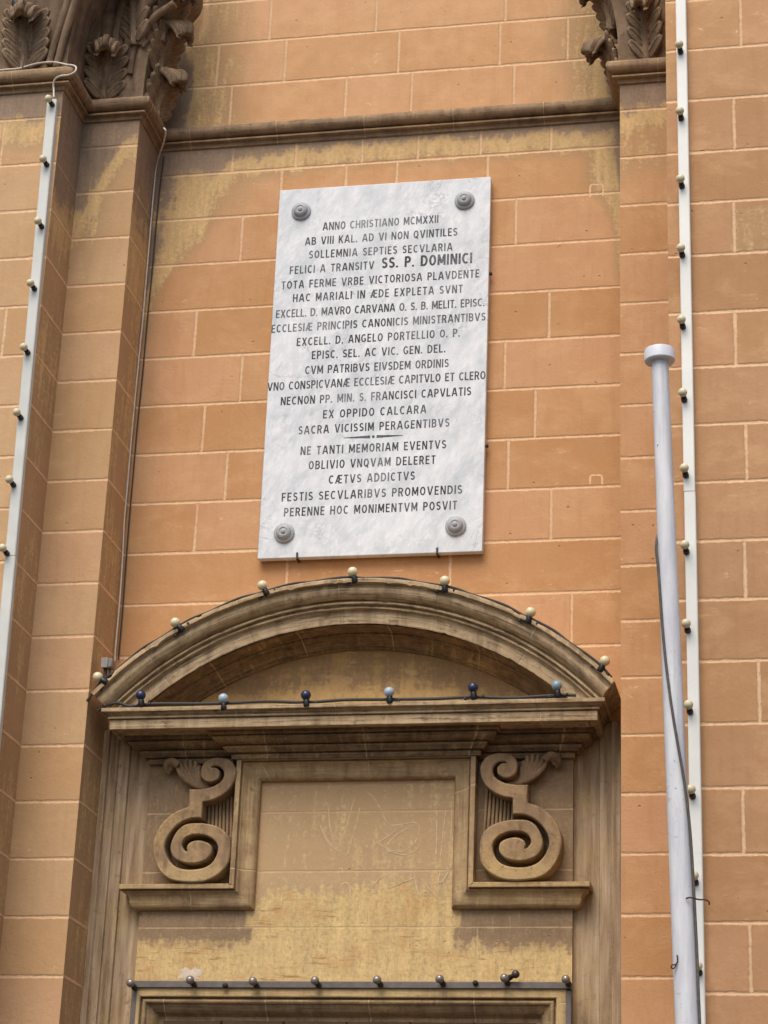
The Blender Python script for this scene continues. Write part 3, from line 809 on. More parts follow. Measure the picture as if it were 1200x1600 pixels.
mb = MB(); q = at(296, 1524, YP); rg = random.Random(5); c_ = mb.vert(q+Vector((0, -.004, 0))); ring = []
for k in range(26):
    a_ = 2*math.pi*k/26; r_ = .042*(1+.35*rg.uniform(-1, 1)); ring.append(mb.vert(q+Vector((math.cos(a_)*r_*1.25, -.0012, math.sin(a_)*r_*.75))))
for k in range(26): mb.face(c_, ring[k], ring[(k+1) % 26])
mb.build('plaster_splash', plain('pale plaster dab', '#CDBDA6', .95, .1, 0, .1, 60), ds, smooth=60)
# carved scroll brackets
O = [(510,605),(510,700),(500,752),(400,790),(300,870),(235,970),(207,1080),(220,1190),(268,1290),(340,1350),(430,1374),(560,1380),(660,1365),(760,1310),(830,1230),(853,1120),(845,1020),(800,950),(720,905),(612,885)]
O_in = [(500,892),(430,930),(380,1000),(354,1080),(366,1150),(410,1195),(480,1219),(560,1222),(640,1198),(688,1150),(698,1100),(680,1060),(620,1035),(560,1032),(512,1052),(490,1085),(494,1124)]
O_out = [(474,1116),(452,1085),(452,1050),(480,1010),(540,985),(620,985),(700,1015),(745,1070),(745,1130),(712,1200),(660,1245),(580,1270),(480,1273),(400,1250),(345,1200),(312,1130),(308,1060),(350,970),(430,890),(520,850),(612,842)]
UPP = [(622,712),(700,697),(800,645),(868,570),(900,480),(893,420),(860,370),(800,345),(720,342),(655,365),(617,410),(606,460),(616,510),(650,540),(700,545),(748,520),(766,480),(758,445),(730,424),(694,425)]
UPO = [(704,412),(752,412),(788,440),(800,480),(782,530),(730,570),(670,592),(600,603)]
def curve(pts, hard=(), n=5):
    """smooth between the hard corners"""
    segs = []; cur = [pts[0]]
    for p in pts[1:]:
        cur.append(p)
        if p in hard: segs.append(cur); cur = [p]
    segs.append(cur); out = []
    for s in segs:
        if len(s) == 1: continue
        if len(s) == 2: out += [Vector(s[0])]
        else: out += catmull(s, n)[:-1]
    out.append(Vector(segs[-1][-1])); return out
loop = O + O_in + O_out + UPP + UPO
hard = {(510,605),(510,700),(500,752),(612,885),(494,1124),(474,1116),(612,842),(622,712),(694,425),(704,412),(600,603)}
loopc = curve(loop, hard)
YS = -.135
def scr(q): 
    v = at(200+q[0]/5.333, 1120+q[1]/5.333, YS); return v.x, v.z
loop2 = [scr(q) for q in loopc]
from mathutils.geometry import tessellate_polygon
def scroll_mesh(sgn, xoff):
    L = [(x*sgn+xoff, z) for x, z in loop2]; n = len(L)
    m_ = MB()
    # bevelled rim: inset by the local normal
    area = sum(L[i][0]*L[(i+1) % n][1]-L[(i+1) % n][0]*L[i][1] for i in range(n))
    o = 1 if area > 0 else -1
    ins = []
    for i in range(n):
        a = Vector(L[i-1]); b = Vector(L[i]); c = Vector(L[(i+1) % n])
        t = (c-a).normalized(); nn = Vector((-t.y, t.x))*o
        ins.append(b+nn*.005)
    f_ = [m_.vert((x, YS-.004, z)) for x, z in ins]
    r1 = [m_.vert((x, YS+.002, z)) for x, z in L]; r2 = [m_.vert((x, YP+.002, z)) for x, z in L]
    for i in range(n):
        j = (i+1) % n
        m_.face(f_[i], f_[j], r1[j], r1[i]); m_.face(r1[i], r1[j], r2[j], r2[i])
    for t in tessellate_polygon([[Vector((p[0], p[1], 0)) for p in ins]]): m_.face(*[f_[k] for k in t])
    return m_
# the right bracket mirrors the left one; align it to its own place
xl = [p[0] for p in loop2]; midL = (min(xl)+max(xl))/2
xr = (at(748, 1300, YS).x + at(878, 1300, YS).x)/2
MAT_SCROLL = carved('scroll limestone', '#826A50', '#A48766', '#56432F', '#C4A26A', .35, .25, foot=3.915)
for s_, xo, lab in ((1, 0, 'left scroll with leaf curling to the left'), (-1, xr+midL, 'right scroll with leaf curling to the right')):
    b = scroll_mesh(s_, xo).build('scroll_bracket', MAT_SCROLL, ds, smooth=35); b['label'] = lab
    fx = lambda q, y=YP: ((lambda v: (v[0]*s_+xo, y, v[1]))(scr(q)))
    # fluting behind the neck
    m_ = MB()
    for k in range(8):
        xx = 640+k*31
        top = 700-max(0, (xx-690))*.62; bot = 900+max(0, xx-700)*.55
        a = fx((xx, top-30), YP-.012); c = fx((xx-6, bot+20), YP-.012)
        tube(m_, [a, tuple((a[i]+c[i])/2 for i in range(3)), c], .0072, 8)
    m_.build('fluting', MAT_SCROLL, b, smooth=80)
    # leaf: ribs fanning from under the eye, each a tapering strand, rolled tip
    m_ = MB()
    ends = [(392, 404), (418, 368), (458, 350), (503, 342), (548, 352), (578, 392), (585, 440)]
    for k, e in enumerate(ends):
        t = k/(len(ends)-1)
        st_ = (700-90*t, 566-18*t); md = (480+95*t, 520-20*t)
        pts = [fx(st_, YP-.03), fx((.5*st_[0]+.5*md[0]-10, .5*st_[1]+.5*md[1]+22*(1-t)), YP-.045), fx(md, YP-.05), fx(((md[0]*.4+e[0]*.6)-14*(1-t), md[1]*.4+e[1]*.6), YP-.052), fx(e, YP-.06)]
        tube(m_, catmull(pts, 6), lambda q, k=k: .004+.0098*math.sin(math.pi*min(1, .12+q*.8))**.8, 8)
    bk = [(700, 575), (640, 600), (560, 590), (490, 545), (440, 480), (405, 420), (410, 375), (460, 350), (520, 345), (570, 370), (600, 440), (640, 530)]
    f_ = [m_.vert(fx(q, YP-.038)) for q in bk]; b_ = [m_.vert(fx(q, YP+.002)) for q in bk]
    m_.face(*f_)
    for k in range(len(bk)): m_.face(f_[k], f_[(k+1) % len(bk)], b_[(k+1) % len(bk)], b_[k])
    tip = [fx((400, 385), YP-.06), fx((360, 362), YP-.07), fx((318, 372), YP-.066), (fx((296, 410), YP-.045)), fx((312, 436), YP-.03)]
    tube(m_, catmull(tip, 6), lambda q: .021-.008*q, 10)
    tip = [fx((395, 372), YP-.05), fx((350, 380), YP-.055), fx((330, 420), YP-.04)]
    tube(m_, catmull(tip, 6), lambda q: .015-.005*q, 10)
    m_.build('acanthus_leaf', MAT_SCROLL, b, smooth=80)

# architrave and door under the rail
MAT_ARCHI = carved('yellowed architrave stone', '#B2946A', '#C8AC7C', '#86704F', '#CDB07A', .4, .5, along=.6)
MAT_ARCHB = carved('shaded architrave stone', '#80684C', '#9C8260', '#564433', '#B0925E', .25, .2, along=.6)  # shade of the inner moulding put into a browner copy of the stone
xa, za = .985, 3.372
mb = MB(); sweep(mb, [(-xa, 0), (-xa, za), (xa, za), (xa, 0)], [(0, 0), (0, .080), (.004, .083), (.040, .083), (.044, .080), (.044, .0)], lambda a, b, h: (a, YP-.01-h, b), side=-1, sub=.1)
mb.build('architrave', MAT_ARCHI, ds, smooth=35)
prof = [(.0445, 0), (.0445, .060), (.052, .060), (.053, .070), (.057, .077), (.064, .079), (.071, .075), (.075, .066), (.085, .060), (.100, .050), (.112, .034), (.118, .020), (.122, .014), (.14, .012), (.14, 0)]
mb = MB(); sweep(mb, [(-xa, 0), (-xa, za), (xa, za), (xa, 0)], prof, lambda a, b, h: (a, YP-.01-h, b), side=-1, sub=.1)
mb.build('inner_moulding', MAT_ARCHB, ds, smooth=35)
mb = MB()
for k in range(6):
    x0 = -.86+k*.287; mb.box((x0, -.062, .02), (x0+.283, -.045, 3.26))
mb.build('door_leaf', MAT_DOOR, ds, smooth=None, bevel=.006)

# ------------------------------------------------------------------ iron rail with lamps over the door
rail = thing('lamp_rail', 'thin dull steel bar framing the door head under the ochre frieze', 'lamp rail', (0, -.1, 3.4))
rz0, rz1 = at(550, 1545, -.13).z, at(550, 1534, -.13).z
rl, rr_ = at(207, 1542, -.13).x, at(893, 1536, -.13).x
mb = MB(); mb.box((rl, -.145, rz0), (rr_, -.055, rz1)); mb.build('top_bar', MAT_RAIL, rail, bevel=.003)
for x in (rl+.012, rr_-.012):
    mb = MB(); mb.box((x-.012, -.135, 0.02), (x+.012, -.06, rz0-.004)); mb.build('side_bar', MAT_RAIL, rail, bevel=.003)
for px, py in ((352, 1540), (743, 1536)):
    q = at(px, py, -.15); mb = MB(); lathe(mb, [(.004, 0), (.012, .002), (.012, .014), (.005, .022)], 12, Matrix.Translation(Vector((q.x, -.143, q.z))) @ Matrix.Rotation(R(90), 4, 'X'))
    mb.build('bolt', MAT_IRON, rail, smooth=40)

# ------------------------------------------------------------------ lamps
def make_lamp(name, glass, r=.024, socket=.034, clips=True, collar=MAT_BLACK):
    root = bpy.data.objects.new(name, None); scene.collection.objects.link(root); root.empty_display_size = .05
    m_ = MB()
    gp = []
    zc_ = socket+r*.86
    for k in range(15):
        a = -78+168*k/14; gp.append((r*math.cos(R(a)), zc_+r*math.sin(R(a))))
    gp.append((0.0002, zc_+r))
    lathe(m_, [(r*.42, socket-.006)] + gp, 22); o = m_.build('globe', glass, None, smooth=60); o.parent = root
    m_ = MB(); lathe(m_, [(r*.62, 0), (r*.70, .004), (r*.70, socket*.45), (r*.60, socket*.5), (r*.60, socket*.9), (r*.5, socket)], 16)
    o = m_.build('socket', collar, None, smooth=40); o.parent = root
    if clips:
        m_ = MB()
        for s in (-1, 1):
            tube(m_, catmull([(s*.010, 0, .012), (s*.024, 0, .007), (s*.036, 0, .005), (s*.044, 0, .008)], 4), lambda t: .0042-.0015*t, 6)
            lathe(m_, [(.005, .001), (.006, .003), (.006, .012), (.003, .015)], 8, Matrix.Translation((s*.041, 0, 0)))
        o = m_.build('clip', MAT_BLACK, None, smooth=50); o.parent = root
    return root
def place_lamp(proto, used, loc, axis, label, group, xdir=None):
    o = proto if not used.get(proto.name) else copy_tree(proto)
    used[proto.name] = True
    z = Vector(axis).normalized(); x = Vector(xdir or (1, 0, 0)); x = (x - z*x.dot(z)).normalized(); y = z.cross(x)
    o.matrix_world = Matrix((x, y, z)).transposed().to_4x4()
    o.location = loc; o.rotation_euler = Matrix((x, y, z)).transposed().to_euler()
    tag(o, label, 'lamp', group); return o
used = {}
ORD = ['topmost', 'second', 'third', 'fourth', 'fifth', 'sixth', 'seventh', 'eighth', 'ninth', 'tenth', 'eleventh', 'twelfth', 'thirteenth']

# light channels
YT = YD-.03
def channel(name, label, x_top, z_top, x_bot, z_bot, w, Y, depth, mat, breaks):
    t = thing(name, label, 'light channel', (x_bot, Y, z_bot))
    cuts = [z_top]+breaks+[z_bot]
    for k, (za_, zb_) in enumerate(zip(cuts, cuts[1:])):
        m_ = MB(); q = .003 if k else 0
        X = lambda z: x_bot+(x_top-x_bot)*(z-z_bot)/(z_top-z_bot)
        n = 10; sec = [(-w/2, 0), (-w/2, -depth), (-w/2+.004, -depth-.003), (w/2-.004, -depth-.003), (w/2, -depth), (w/2, 0)]
        m_.grid(n, len(sec), lambda i, j: (X(zb_+q+(za_-q-zb_-q)*i/(n-1))+sec[j][0]+(.0015 if k % 2 else 0), Y+sec[j][1], zb_+q+(za_-q-zb_-q)*i/(n-1)))
        i0_ = len(m_.v)
        m_.face(*range(0, len(sec))); m_.face(*range(i0_-len(sec), i0_))
        m_.build('channel_length', mat, t, smooth=35)
        tag(t.children[-1])
    return t
p0 = at(1063, 0, YT-.035); p1 = at(1091, 1590, YT-.035)
sl_ = (p1.x-p0.x)/(p1.z-p0.z)
zt_, zb_ = ZTOP-.1, .6
xw = (at(1083.5, 900, YT-.035).x-at(1065.5, 900, YT-.035).x)
channel('lamp_channel', 'white upright light channel on the right bay beside the flagpole', p1.x+sl_*(zt_-p1.z), zt_, p1.x+sl_*(zb_-p1.z), zb_, xw, YD, .035, MAT_TRUNK, [at(1073, 768, YT).z])
pd = make_lamp('festoon_lamp', MAT_BULBD, .0195, .028, False)
RB = [(1061, 69), (1062, 173), (1063, 279), (1063.7, 387), (1064.5, 499), (1066.7, 613), (1069, 731), (1070, 851), (1072, 974), (1075.7, 1101), (1079.5, 1233), (1084, 1368), (1090, 1509)]
for k, (px, py) in enumerate(RB):
    ax = Vector((-.10, -.80, .50)).normalized()
    gpos = at(px, py, YD-.035-.040)
    place_lamp(pd, used, tuple(gpos-ax*.045), ax, '%s cream lamp from the top on the white channel right of the flagpole' % ORD[k], 'cream lamps on the right light channel')
# left channel on the outer pilaster
l0 = at(81, 158, YB-.03); l1 = at(22, 800, YB-.03); sl_ = (l1.x-l0.x)/(l1.z-l0.z)
lw = (at(55, 500, YB-.03).x-at(39.5, 500, YB-.03).x)
lz0 = l0.z+.01; lzb = .6
channel('lamp_channel', 'grey white upright light channel on the outer left pilaster', l0.x, lz0, l0.x+sl_*(lzb-l0.z), lzb, lw, YB, .03, MAT_TRUNKD, [at(5, 872, YB).z])
LB = [(75.5, 154), (67, 248), (59, 345), (47.5, 442), (37, 542), (26, 644), (14.5, 749), (4, 856)]
for k, (px, py) in enumerate(LB):
    ax = Vector((-.25, -.85, .38)).normalized()
    gpos = at(px, py, YB-.03-.042)
    place_lamp(pd, used, tuple(gpos-ax*.045), ax, '%s cream lamp from the top on the grey channel of the left pilaster' % ORD[k], 'cream lamps on the left light channel')
# lamps along the arch
pa = make_lamp('festoon_lamp', MAT_BULB, .0235, .034, True)
AB = [((153, 1058), 'lowest cream lamp at the left foot of the arch by the grey box'), ((274, 973), 'cream lamp on the left slope of the arch, next above the foot'), ((410, 915), 'cream lamp on the arch left of the lamp at its crown'), ((551, 894), 'cream lamp at the crown of the arch below the marble plaque'),
      ((695, 908), 'cream lamp on the arch right of the lamp at its crown'), ((829, 957), 'cream lamp half way down the right slope of the arch'), ((945, 1033), 'cream lamp tilted left at the right foot of the arch')]
arch_path = []
for (px, py), lab in AB:
    gq = at(px, py, -.365)
    th = math.atan2(gq.x, gq.z-ZC); nrm = Vector((math.sin(th), 0, math.cos(th))); tg = Vector((math.cos(th), 0, -math.sin(th)))
    ax = (nrm - tg*.22 + Vector((-.06, -.22, 0))).normalized()
    place_lamp(pa, used, tuple(gq-ax*.053), ax, lab, 'cream lamps along the arch', tuple(tg))
# cornice lamps
pn = make_lamp('festoon_lamp', MAT_NAVY, .0235, .034, True); ps = make_lamp('festoon_lamp', MAT_SKYB, .0235, .034, True); pt = make_lamp('festoon_lamp', MAT_TEAL, .0235, .034, True)
CB = [((220, 1087), pn, 'navy lamp at the left end of the cornice'), ((349, 1092), ps, 'pale blue lamp second from the left on the cornice'), ((478, 1087), pn, 'navy lamp third from the left on the cornice'),
      ((608, 1082), ps, 'pale blue lamp in the middle right of the cornice under the arch'), ((739, 1075), pn, 'navy lamp fifth from the left on the cornice'), ((870, 1072), pt, 'dull blue lamp at the right end of the cornice')]
for (px, py), pr, lab in CB:
    gq = at(px, py, -.333); ax = Vector((-.12, -.1, 1)).normalized()
    place_lamp(pr, used, tuple(gq-ax*.052), ax, lab, 'blue lamps along the cornice')
# rail lamps
pr_ = make_lamp('rail_lamp', MAT_CLEAR, .0195, .03, False)
RL = [((204, 1536), 'clear grey lamp at the left corner of the steel bar'), ((297, 1531), 'clear grey lamp on the bar with a white splash behind it'), ((395, 1533), 'clear grey lamp third from the left on the steel bar'), ((492, 1532), 'clear grey lamp fourth from the left on the steel bar'),
      ((589, 1531), 'clear grey lamp fifth from the left on the steel bar'), ((687, 1529.5), 'clear grey lamp sixth from the left on the steel bar'), ((788, 1528), 'clear grey lamp on the bar with a dark lamp beside it'), ((884, 1530), 'clear grey lamp at the right corner of the steel bar')]
for (px, py), lab in RL:
    ax = Vector((-.2, -.92, .34)).normalized(); gq = at(px, py, -.19)
    place_lamp(pr_, used, tuple(gq-ax*.047), ax, lab, 'clear lamps along the steel bar')
pk = make_lamp('rail_lamp', plain('burnt lamp glass', '#3E352C', .3, .5), .018, .03, False)
place_lamp(pk, used, tuple(at(794, 1529, -.15)), (.75, -.5, .3), 'burnt dark lamp poking out sideways by the bar', None)

# ------------------------------------------------------------------ cables
def cable(name, label, pts, r, mat, n=6):
    mb = MB(); tube(mb, catmull(pts, n), r, 8)
    loc = Vector(pts[0])
    o = mb.build(name, mat, None, smooth=80); tag(o, label, 'cable'); return o
pts = []
for i in range(33):
    th = -R(47.5)+R(93.5)*i/32; r_ = RC+.006+.004*math.sin(i*2.1)
    pts.append((math.sin(th)*r_, -.352, ZC+math.cos(th)*r_))
pts[0] = tuple(Vector(pts[0])+Vector((-.005, 0, -.03)))
cable('arch_cable', 'dark lamp cable lying along the top of the arch', pts, .0065, MAT_CABLE)
pts = [at(x, y, -.312) for x, y in ((153, 1111), (160, 1105), (172, 1100), (186, 1098.5), (205, 1101), (240, 1100), (300, 1099), (349, 1100), (415, 1097.5), (478, 1096), (540, 1091.5), (608, 1090), (680, 1087), (739, 1084), (800, 1082), (870, 1080), (900, 1080))]
for k, p_ in enumerate(pts[4:]): p_.z = 4.637 + .010*abs(math.sin(k*1.9))
cable('cornice_cable', 'dark lamp cable strung along the top of the cornice', pts, .0075, MAT_CABLE)
# white cable down the corner of the inner left pilaster
pts = [at(256, 200, YA-.06), at(259, 206, YA-.065), at(255, 225, YA+.08)] + [at(x, y, -.035) for x, y in ((245, 256), (240, 300), (236, 345), (231.5, 400), (228, 440), (223, 500), (217, 560), (210, 632), (204, 700), (199, 760), (194.5, 810), (191, 880), (186, 950), (181, 1005), (179, 1036))]
cable('wall_cable', 'dirty white cable hanging down the corner beside the inner left pilaster', pts, .0040, MAT_WCABLE)
pts = [at(x, y, -.012) for x, y in ((256, 245), (249, 300), (243, 360), (237, 430), (230, 500), (223, 580), (215, 660), (208, 740), (202, 810), (196, 890), (191, 960), (185, 1030))]
cable('wall_cable', 'dark cable tight in the corner behind the dirty white cable', pts, .0036, MAT_CABLE)
pts = [at(-12, 112, YB-.05), at(8, 109, YB-.055), at(30, 107, YB-.055), at(55, 100, YB-.05), at(80, 97, YB-.05), at(100, 100, YB-.05), at(106, 103, YB-.05)]
cable('capital_cable', 'thin white cable lying on the ledge under the outer left capital', pts, .005, MAT_WCABLE)
pts = [at(104, 101, YB-.055), at(115, 102.5, YB-.068), at(119, 106, YB-.075), at(117, 112, YB-.08), at(108, 117, YB-.078), at(94, 119, YB-.07), at(86, 124, YB-.05), at(83.5, 133, YB-.035), at(84, 140, YB-.03), at(84, 152, YB-.035)]
cable('channel_cable', 'thin white cable looping from the ledge down to the grey light channel', pts, .005, MAT_WCABLE)

# junction box
q = at(170, 1039, -.27)
jb = thing('junction_box', 'small grey junction box at the left foot of the arch', 'junction box', tuple(q))
mb = MB(); mb.box((q.x-.026, -.30, q.z-.022), (q.x+.026, -.25, q.z+.024)); mb.build('box_body', MAT_BOX, jb, bevel=.005)
mb = MB(); mb.box((q.x-.028, -.306, q.z-.024), (q.x+.005, -.301, q.z+.026)); mb.build('box_lid', plain('paler box lid', '#8C857D', .5), jb, bevel=.003)
mb = MB(); mb.box((q.x-.016, -.29, q.z-.075), (q.x-.004, -.27, q.z-.0225)); mb.box((q.x+.006, -.285, q.z-.06), (q.x+.014, -.27, q.z-.0225)); mb.build('bracket', MAT_IRON, jb)

# ------------------------------------------------------------------ marble plaque
YQ = -.050
c4 = [at(437, 297, YQ), at(766, 276, YQ), at(755, 859, YQ), at(402, 876, YQ)]
qx0 = (c4[0].x+c4[3].x)/2; qx1 = (c4[1].x+c4[2].x)/2; qz1 = (c4[0].z+c4[1].z)/2; qz0 = (c4[2].z+c4[3].z)/2
pq = thing('marble_plaque', 'white marble memorial plaque with twenty lines of dark Latin lettering', 'plaque', ((qx0+qx1)/2, 0, qz0))
mb = MB(); mb.box((qx0, YQ, qz0), (qx1, -.012, qz1)); mb.build('slab', MAT_MARBLE, pq, bevel=.004)
for px, py in ((470, 329), (725.5, 312), (443.5, 832), (711.5, 821)):
    q = at(px, py, YQ-.012); mb = MB()
    lathe(mb, [(.050, 0), (.051, .006), (.050, .011), (.044, .015), (.038, .016), (.036, .020), (.036, .024), (.031, .030), (.022, .033), (.018, .031), (.017, .030), (.012, .031), (.010, .036), (.004, .039), (.0005, .039)], 32,
          Matrix.Translation((q.x, YQ+.0005, q.z)) @ Matrix.Rotation(R(90), 4, 'X'))
    mb.build('rosette', MAT_ROSETTE, pq, smooth=40)
for px, py in ((464, 869), (683, 859)):
    q = at(px, py, YQ-.004); mb = MB(); mb.box((q.x-.0045, YQ-.005, qz0-.008), (q.x+.0045, YQ+.002, qz0+.026)); mb.box((q.x-.0045, YQ-.002, qz0-.008), (q.x+.0045, 0, qz0-.001))
    mb.build('clip', MAT_IRON, pq)
for px, py in ((766.5, 428), (760.5, 697)):
    q = at(px, py, -.03); mb = MB(); mb.box((qx1-.004, -.042, q.z-.006), (qx1+.014, -.022, q.z+.006)); mb.build('peg', MAT_IRON, pq, bevel=.002)

LINES = [('ANNO CHRISTIANO MCMXXII', 504.5, 354, 685, 342, 1), ('AB VIII KAL. AD VI NON QVINTILES', 477, 377.5, 714.5, 362, 1), ('SOLLEMNIA SEPTIES SECVLARIA', 483, 398, 707, 385.5, 1),
 ('FELICI A TRANSITV', 453, 422.5, 584.5, 414, 1), ('SS. P. DOMINICI', 597, 411, 737.5, 403, 1.33), ('TOTA FERME VRBE VICTORIOSA PLAVDENTE', 440, 446, 749, 427, 1), ('HAC MARIALI IN \u00c6DE EXPLETA SVNT', 458, 466, 723, 451, 1),
 ('EXCELL. D. MAVRO CARVANA O. S. B. MELIT. EPISC.', 431.5, 491, 757, 472, 1), ('ECCLESI\u00c6 PRINCIPIS CANONICIS MINISTRANTIBVS', 424.5, 514, 758.5, 494.5, 1), ('EXCELL. D. ANGELO PORTELLIO O. P.', 464, 534.5, 718.5, 519.5, 1),
 ('EPISC. SEL. AC VIC. GEN. DEL.', 487.5, 555, 696, 544, 1), ('CVM PATRIBVS EIVSDEM ORDINIS', 477, 578.5, 701, 567, 1), ('VNO CONSPICVAN\u00c6 ECCLESI\u00c6 CAPITVLO ET CLERO', 418, 604.5, 758.5, 586, 1), ('NECNON PP. MIN. S. FRANCISCI CAPVLATIS', 439, 627, 736, 611, 1),
 ('EX OPPIDO CALCARA', 505, 647.5, 666, 639, 1), ('SACRA VICISSIM PERAGENTIBVS', 466.5, 672.5, 702, 660, 1), ('NE TANTI MEMORIAM EVENTVS', 470, 704.5, 697, 694, 1), ('OBLIVIO VNQVAM DELERET', 482.5, 727, 680.5, 718, 1),
 ('C\u00c6TVS ADDICTVS', 514, 749.5, 648, 743, 1), ('FESTIS SECVLARIBVS PROMOVENDIS', 440.5, 777, 722, 764.5, 1), ('PERENNE HOC MONIMENTVM POSVIT', 444, 800.5, 714, 789, 1)]
HW = .074                                        # half stroke width, cap height 1
def el(cx, cy, rx, ry, a0, a1, n=14): return [(cx+rx*math.cos(R(a0+(a1-a0)*i/n)), cy+ry*math.sin(R(a0+(a1-a0)*i/n))) for i in range(n+1)]
q_ = HW
GL = {'A': (.80, [[(.065, 0), (.36, 1)], [(.735, 0), (.44, 1)], [(.18, .30), (.62, .30)]]),
 'B': (.66, [[(q_, 0), (q_, 1)], [(q_, 1-q_), (.34, 1-q_)] + el(.34, .72, .20, .196, 90, -90)[1:] + [(q_, .524)], [(q_, .524), (.36, .524)] + el(.36, .304, .215, .22, 90, -90)[1:] + [(q_, q_)]]),
 'C': (.68, [el(.37, .5, .29, .416, 48, 312, 26)]),
 'D': (.72, [[(q_, 0), (q_, 1)], [(q_, 1-q_), (.30, 1-q_)] + el(.30, .5, .335, .416, 90, -90, 20)[1:] + [(q_, q_)]]),
 'E': (.56, [[(q_, 0), (q_, 1)], [(q_, 1-q_), (.55, 1-q_)], [(q_, .51), (.50, .51)], [(q_, q_), (.56, q_)]]),
 'F': (.54, [[(q_, 0), (q_, 1)], [(q_, 1-q_), (.54, 1-q_)], [(q_, .49), (.49, .49)]]),
 'G': (.72, [el(.37, .5, .29, .416, 48, 318, 26), [(.62, .12), (.62, .46)], [(.44, .42), (.62, .42)]]),
 'H': (.68, [[(q_, 0), (q_, 1)], [(.68-q_, 0), (.68-q_, 1)], [(q_, .51), (.6, .51)]]),
 'I': (.17, [[(q_, 0), (q_, 1)]]),
 'K': (.68, [[(q_, 0), (q_, 1)], [(.60, 1), (.13, .40)], [(.28, .58), (.62, 0)]]),
 'L': (.54, [[(q_, 0), (q_, 1)], [(q_, q_), (.54, q_)]]),
 'M': (.84, [[(q_, 0), (q_, 1)], [(.84-q_, 0), (.84-q_, 1)], [(.10, 1), (.42, .18)], [(.74, 1), (.42, .18)]]),
 'N': (.70, [[(q_, 0), (q_, 1)], [(.70-q_, 0), (.70-q_, 1)], [(.10, 1), (.60, 0)]]),
 'O': (.74, [el(.37, .5, .286, .416, 0, 360, 32)]),
 'P': (.62, [[(q_, 0), (q_, 1)], [(q_, 1-q_), (.33, 1-q_)] + el(.33, .69, .21, .226, 90, -90)[1:] + [(q_, .464)]]),
 'Q': (.76, [el(.37, .5, .286, .416, 0, 360, 32), [(.40, .26), (.66, -.08)]]),
 'R': (.66, [[(q_, 0), (q_, 1)], [(q_, 1-q_), (.33, 1-q_)] + el(.33, .70, .21, .216, 90, -90)[1:] + [(q_, .484)], [(.34, .49), (.59, 0)]]),
 'S': (.60, [el(.30, .715, .21, .20, 25, 262, 16) + el(.30, .29, .225, .206, 82, -155, 16)]),
 'T': (.62, [[(.31, 0), (.31, 1)], [(0, 1-q_), (.62, 1-q_)]]),
 'V': (.78, [[(.07, 1), (.37, 0)], [(.71, 1), (.41, 0)]]),
 'X': (.72, [[(.08, 1), (.64, 0)], [(.64, 1), (.08, 0)]]),
 '\u00c6': (1.0, [[(.06, 0), (.46, 1)], [(.20, .28), (.54, .28)], [(.54, 0), (.54, 1)], [(.42, 1-q_), (1.0, 1-q_)], [(.54, .51), (.94, .51)], [(.54, q_), (1.0, q_)]]),
 '.': (.17, [[(q_, 0), (q_, .17)]])}
def ribbon(mb, pts, hw, place, lift):
    P = [Vector(p) for p in pts]; n = len(P); closed = n > 3 and (P[0]-P[-1]).length < 1e-4
    if closed: P = P[:-1]; n -= 1
    L, Rr = [], []
    for i in range(n):
        a = P[i-1] if (i > 0 or closed) else None; b = P[(i+1) % n] if (i < n-1 or closed) else None
        d0 = (P[i]-a).normalized() if a is not None else (b-P[i]).normalized()
        d1 = (b-P[i]).normalized() if b is not None else d0
        n0 = Vector((-d0.y, d0.x)); n1 = Vector((-d1.y, d1.x)); m = (n0+n1).normalized(); m = m/max(.5, m.dot(n0))
        L.append(mb.vert(place(P[i]+m*hw, lift))); Rr.append(mb.vert(place(P[i]-m*hw, lift)))
    for i in range(n if closed else n-1):
        j = (i+1) % n; mb.face(Rr[i], Rr[j], L[j], L[i])
def text_mesh(s, cap, width, hw=HW):
    """engraved sans capitals drawn as strokes; word gaps and tracking fill the measured width"""
    W = [None if c == ' ' else GL[c][0] for c in s]
    tot = sum(.36 if x is None else x for x in W)
    gap = .26; xs = max(.74, min(1.12, width/cap/(tot+gap*(len(s)-1))))
    gap = (width/cap/xs-tot)/(len(s)-1)
    mb = MB(); words = [mb]; x = -width/cap/2; kk = 0
    for c in s:
        if c == ' ': x += (.36+gap)*xs; mb = MB(); words.append(mb); continue
        w_, st_ = GL[c]
        for pl in st_:
            kk += 1
            ribbon(mb, [(p[0]*xs, p[1]) for p in pl], hw, lambda p, l, x=x: ((x+p.x)*cap, -l, (p.y-.5)*cap), .0004+.00006*(kk % 6))
        x += (w_+gap)*xs
    return words
for s, xa_, ya_, xb_, yb_, k in LINES:
    a = at(xa_, ya_, YQ); b = at(xb_, yb_, YQ)
    cxm, czm = (a.x+b.x)/2, (a.z+b.z)/2
    for t in text_mesh(s, .0455*k, b.x-a.x, HW if k == 1 else .092):
        t.v = [(x+cxm, y+YQ, z+czm+(x*(b.z-a.z)/(b.x-a.x))) for x, y, z in t.v]
        t.build('inscription_word', MAT_LETTER, pq, smooth=None, recalc=False)
mb = MB(); a = at(537, 684.5, YQ); b = at(630, 680, YQ); zc_ = (a.z+b.z)/2; xm = (a.x+b.x)/2
for s_ in (-1, 1):
    t0, t1 = xm+s_*.016, (b.x if s_ > 0 else a.x)
    i = [mb.vert(q) for q in ((t0, YQ-.001, zc_-.0075), (t1, YQ-.001, zc_-.001), (t1, YQ-.001, zc_+.001), (t0, YQ-.001, zc_+.0075))]
    j = [mb.vert((q[0], YQ+.001, q[2])) for q in (mb.v[k] for k in i)]
    mb.face(*i)
    for k in range(4): mb.face(i[k], i[(k+1) % 4], j[(k+1) % 4], j[k])
lathe(mb, [(.0072, 0), (.0072, .0014), (.0003, .0014)], 14, Matrix.Translation((xm, YQ, zc_)) @ Matrix.Rotation(R(90), 4, 'X'))
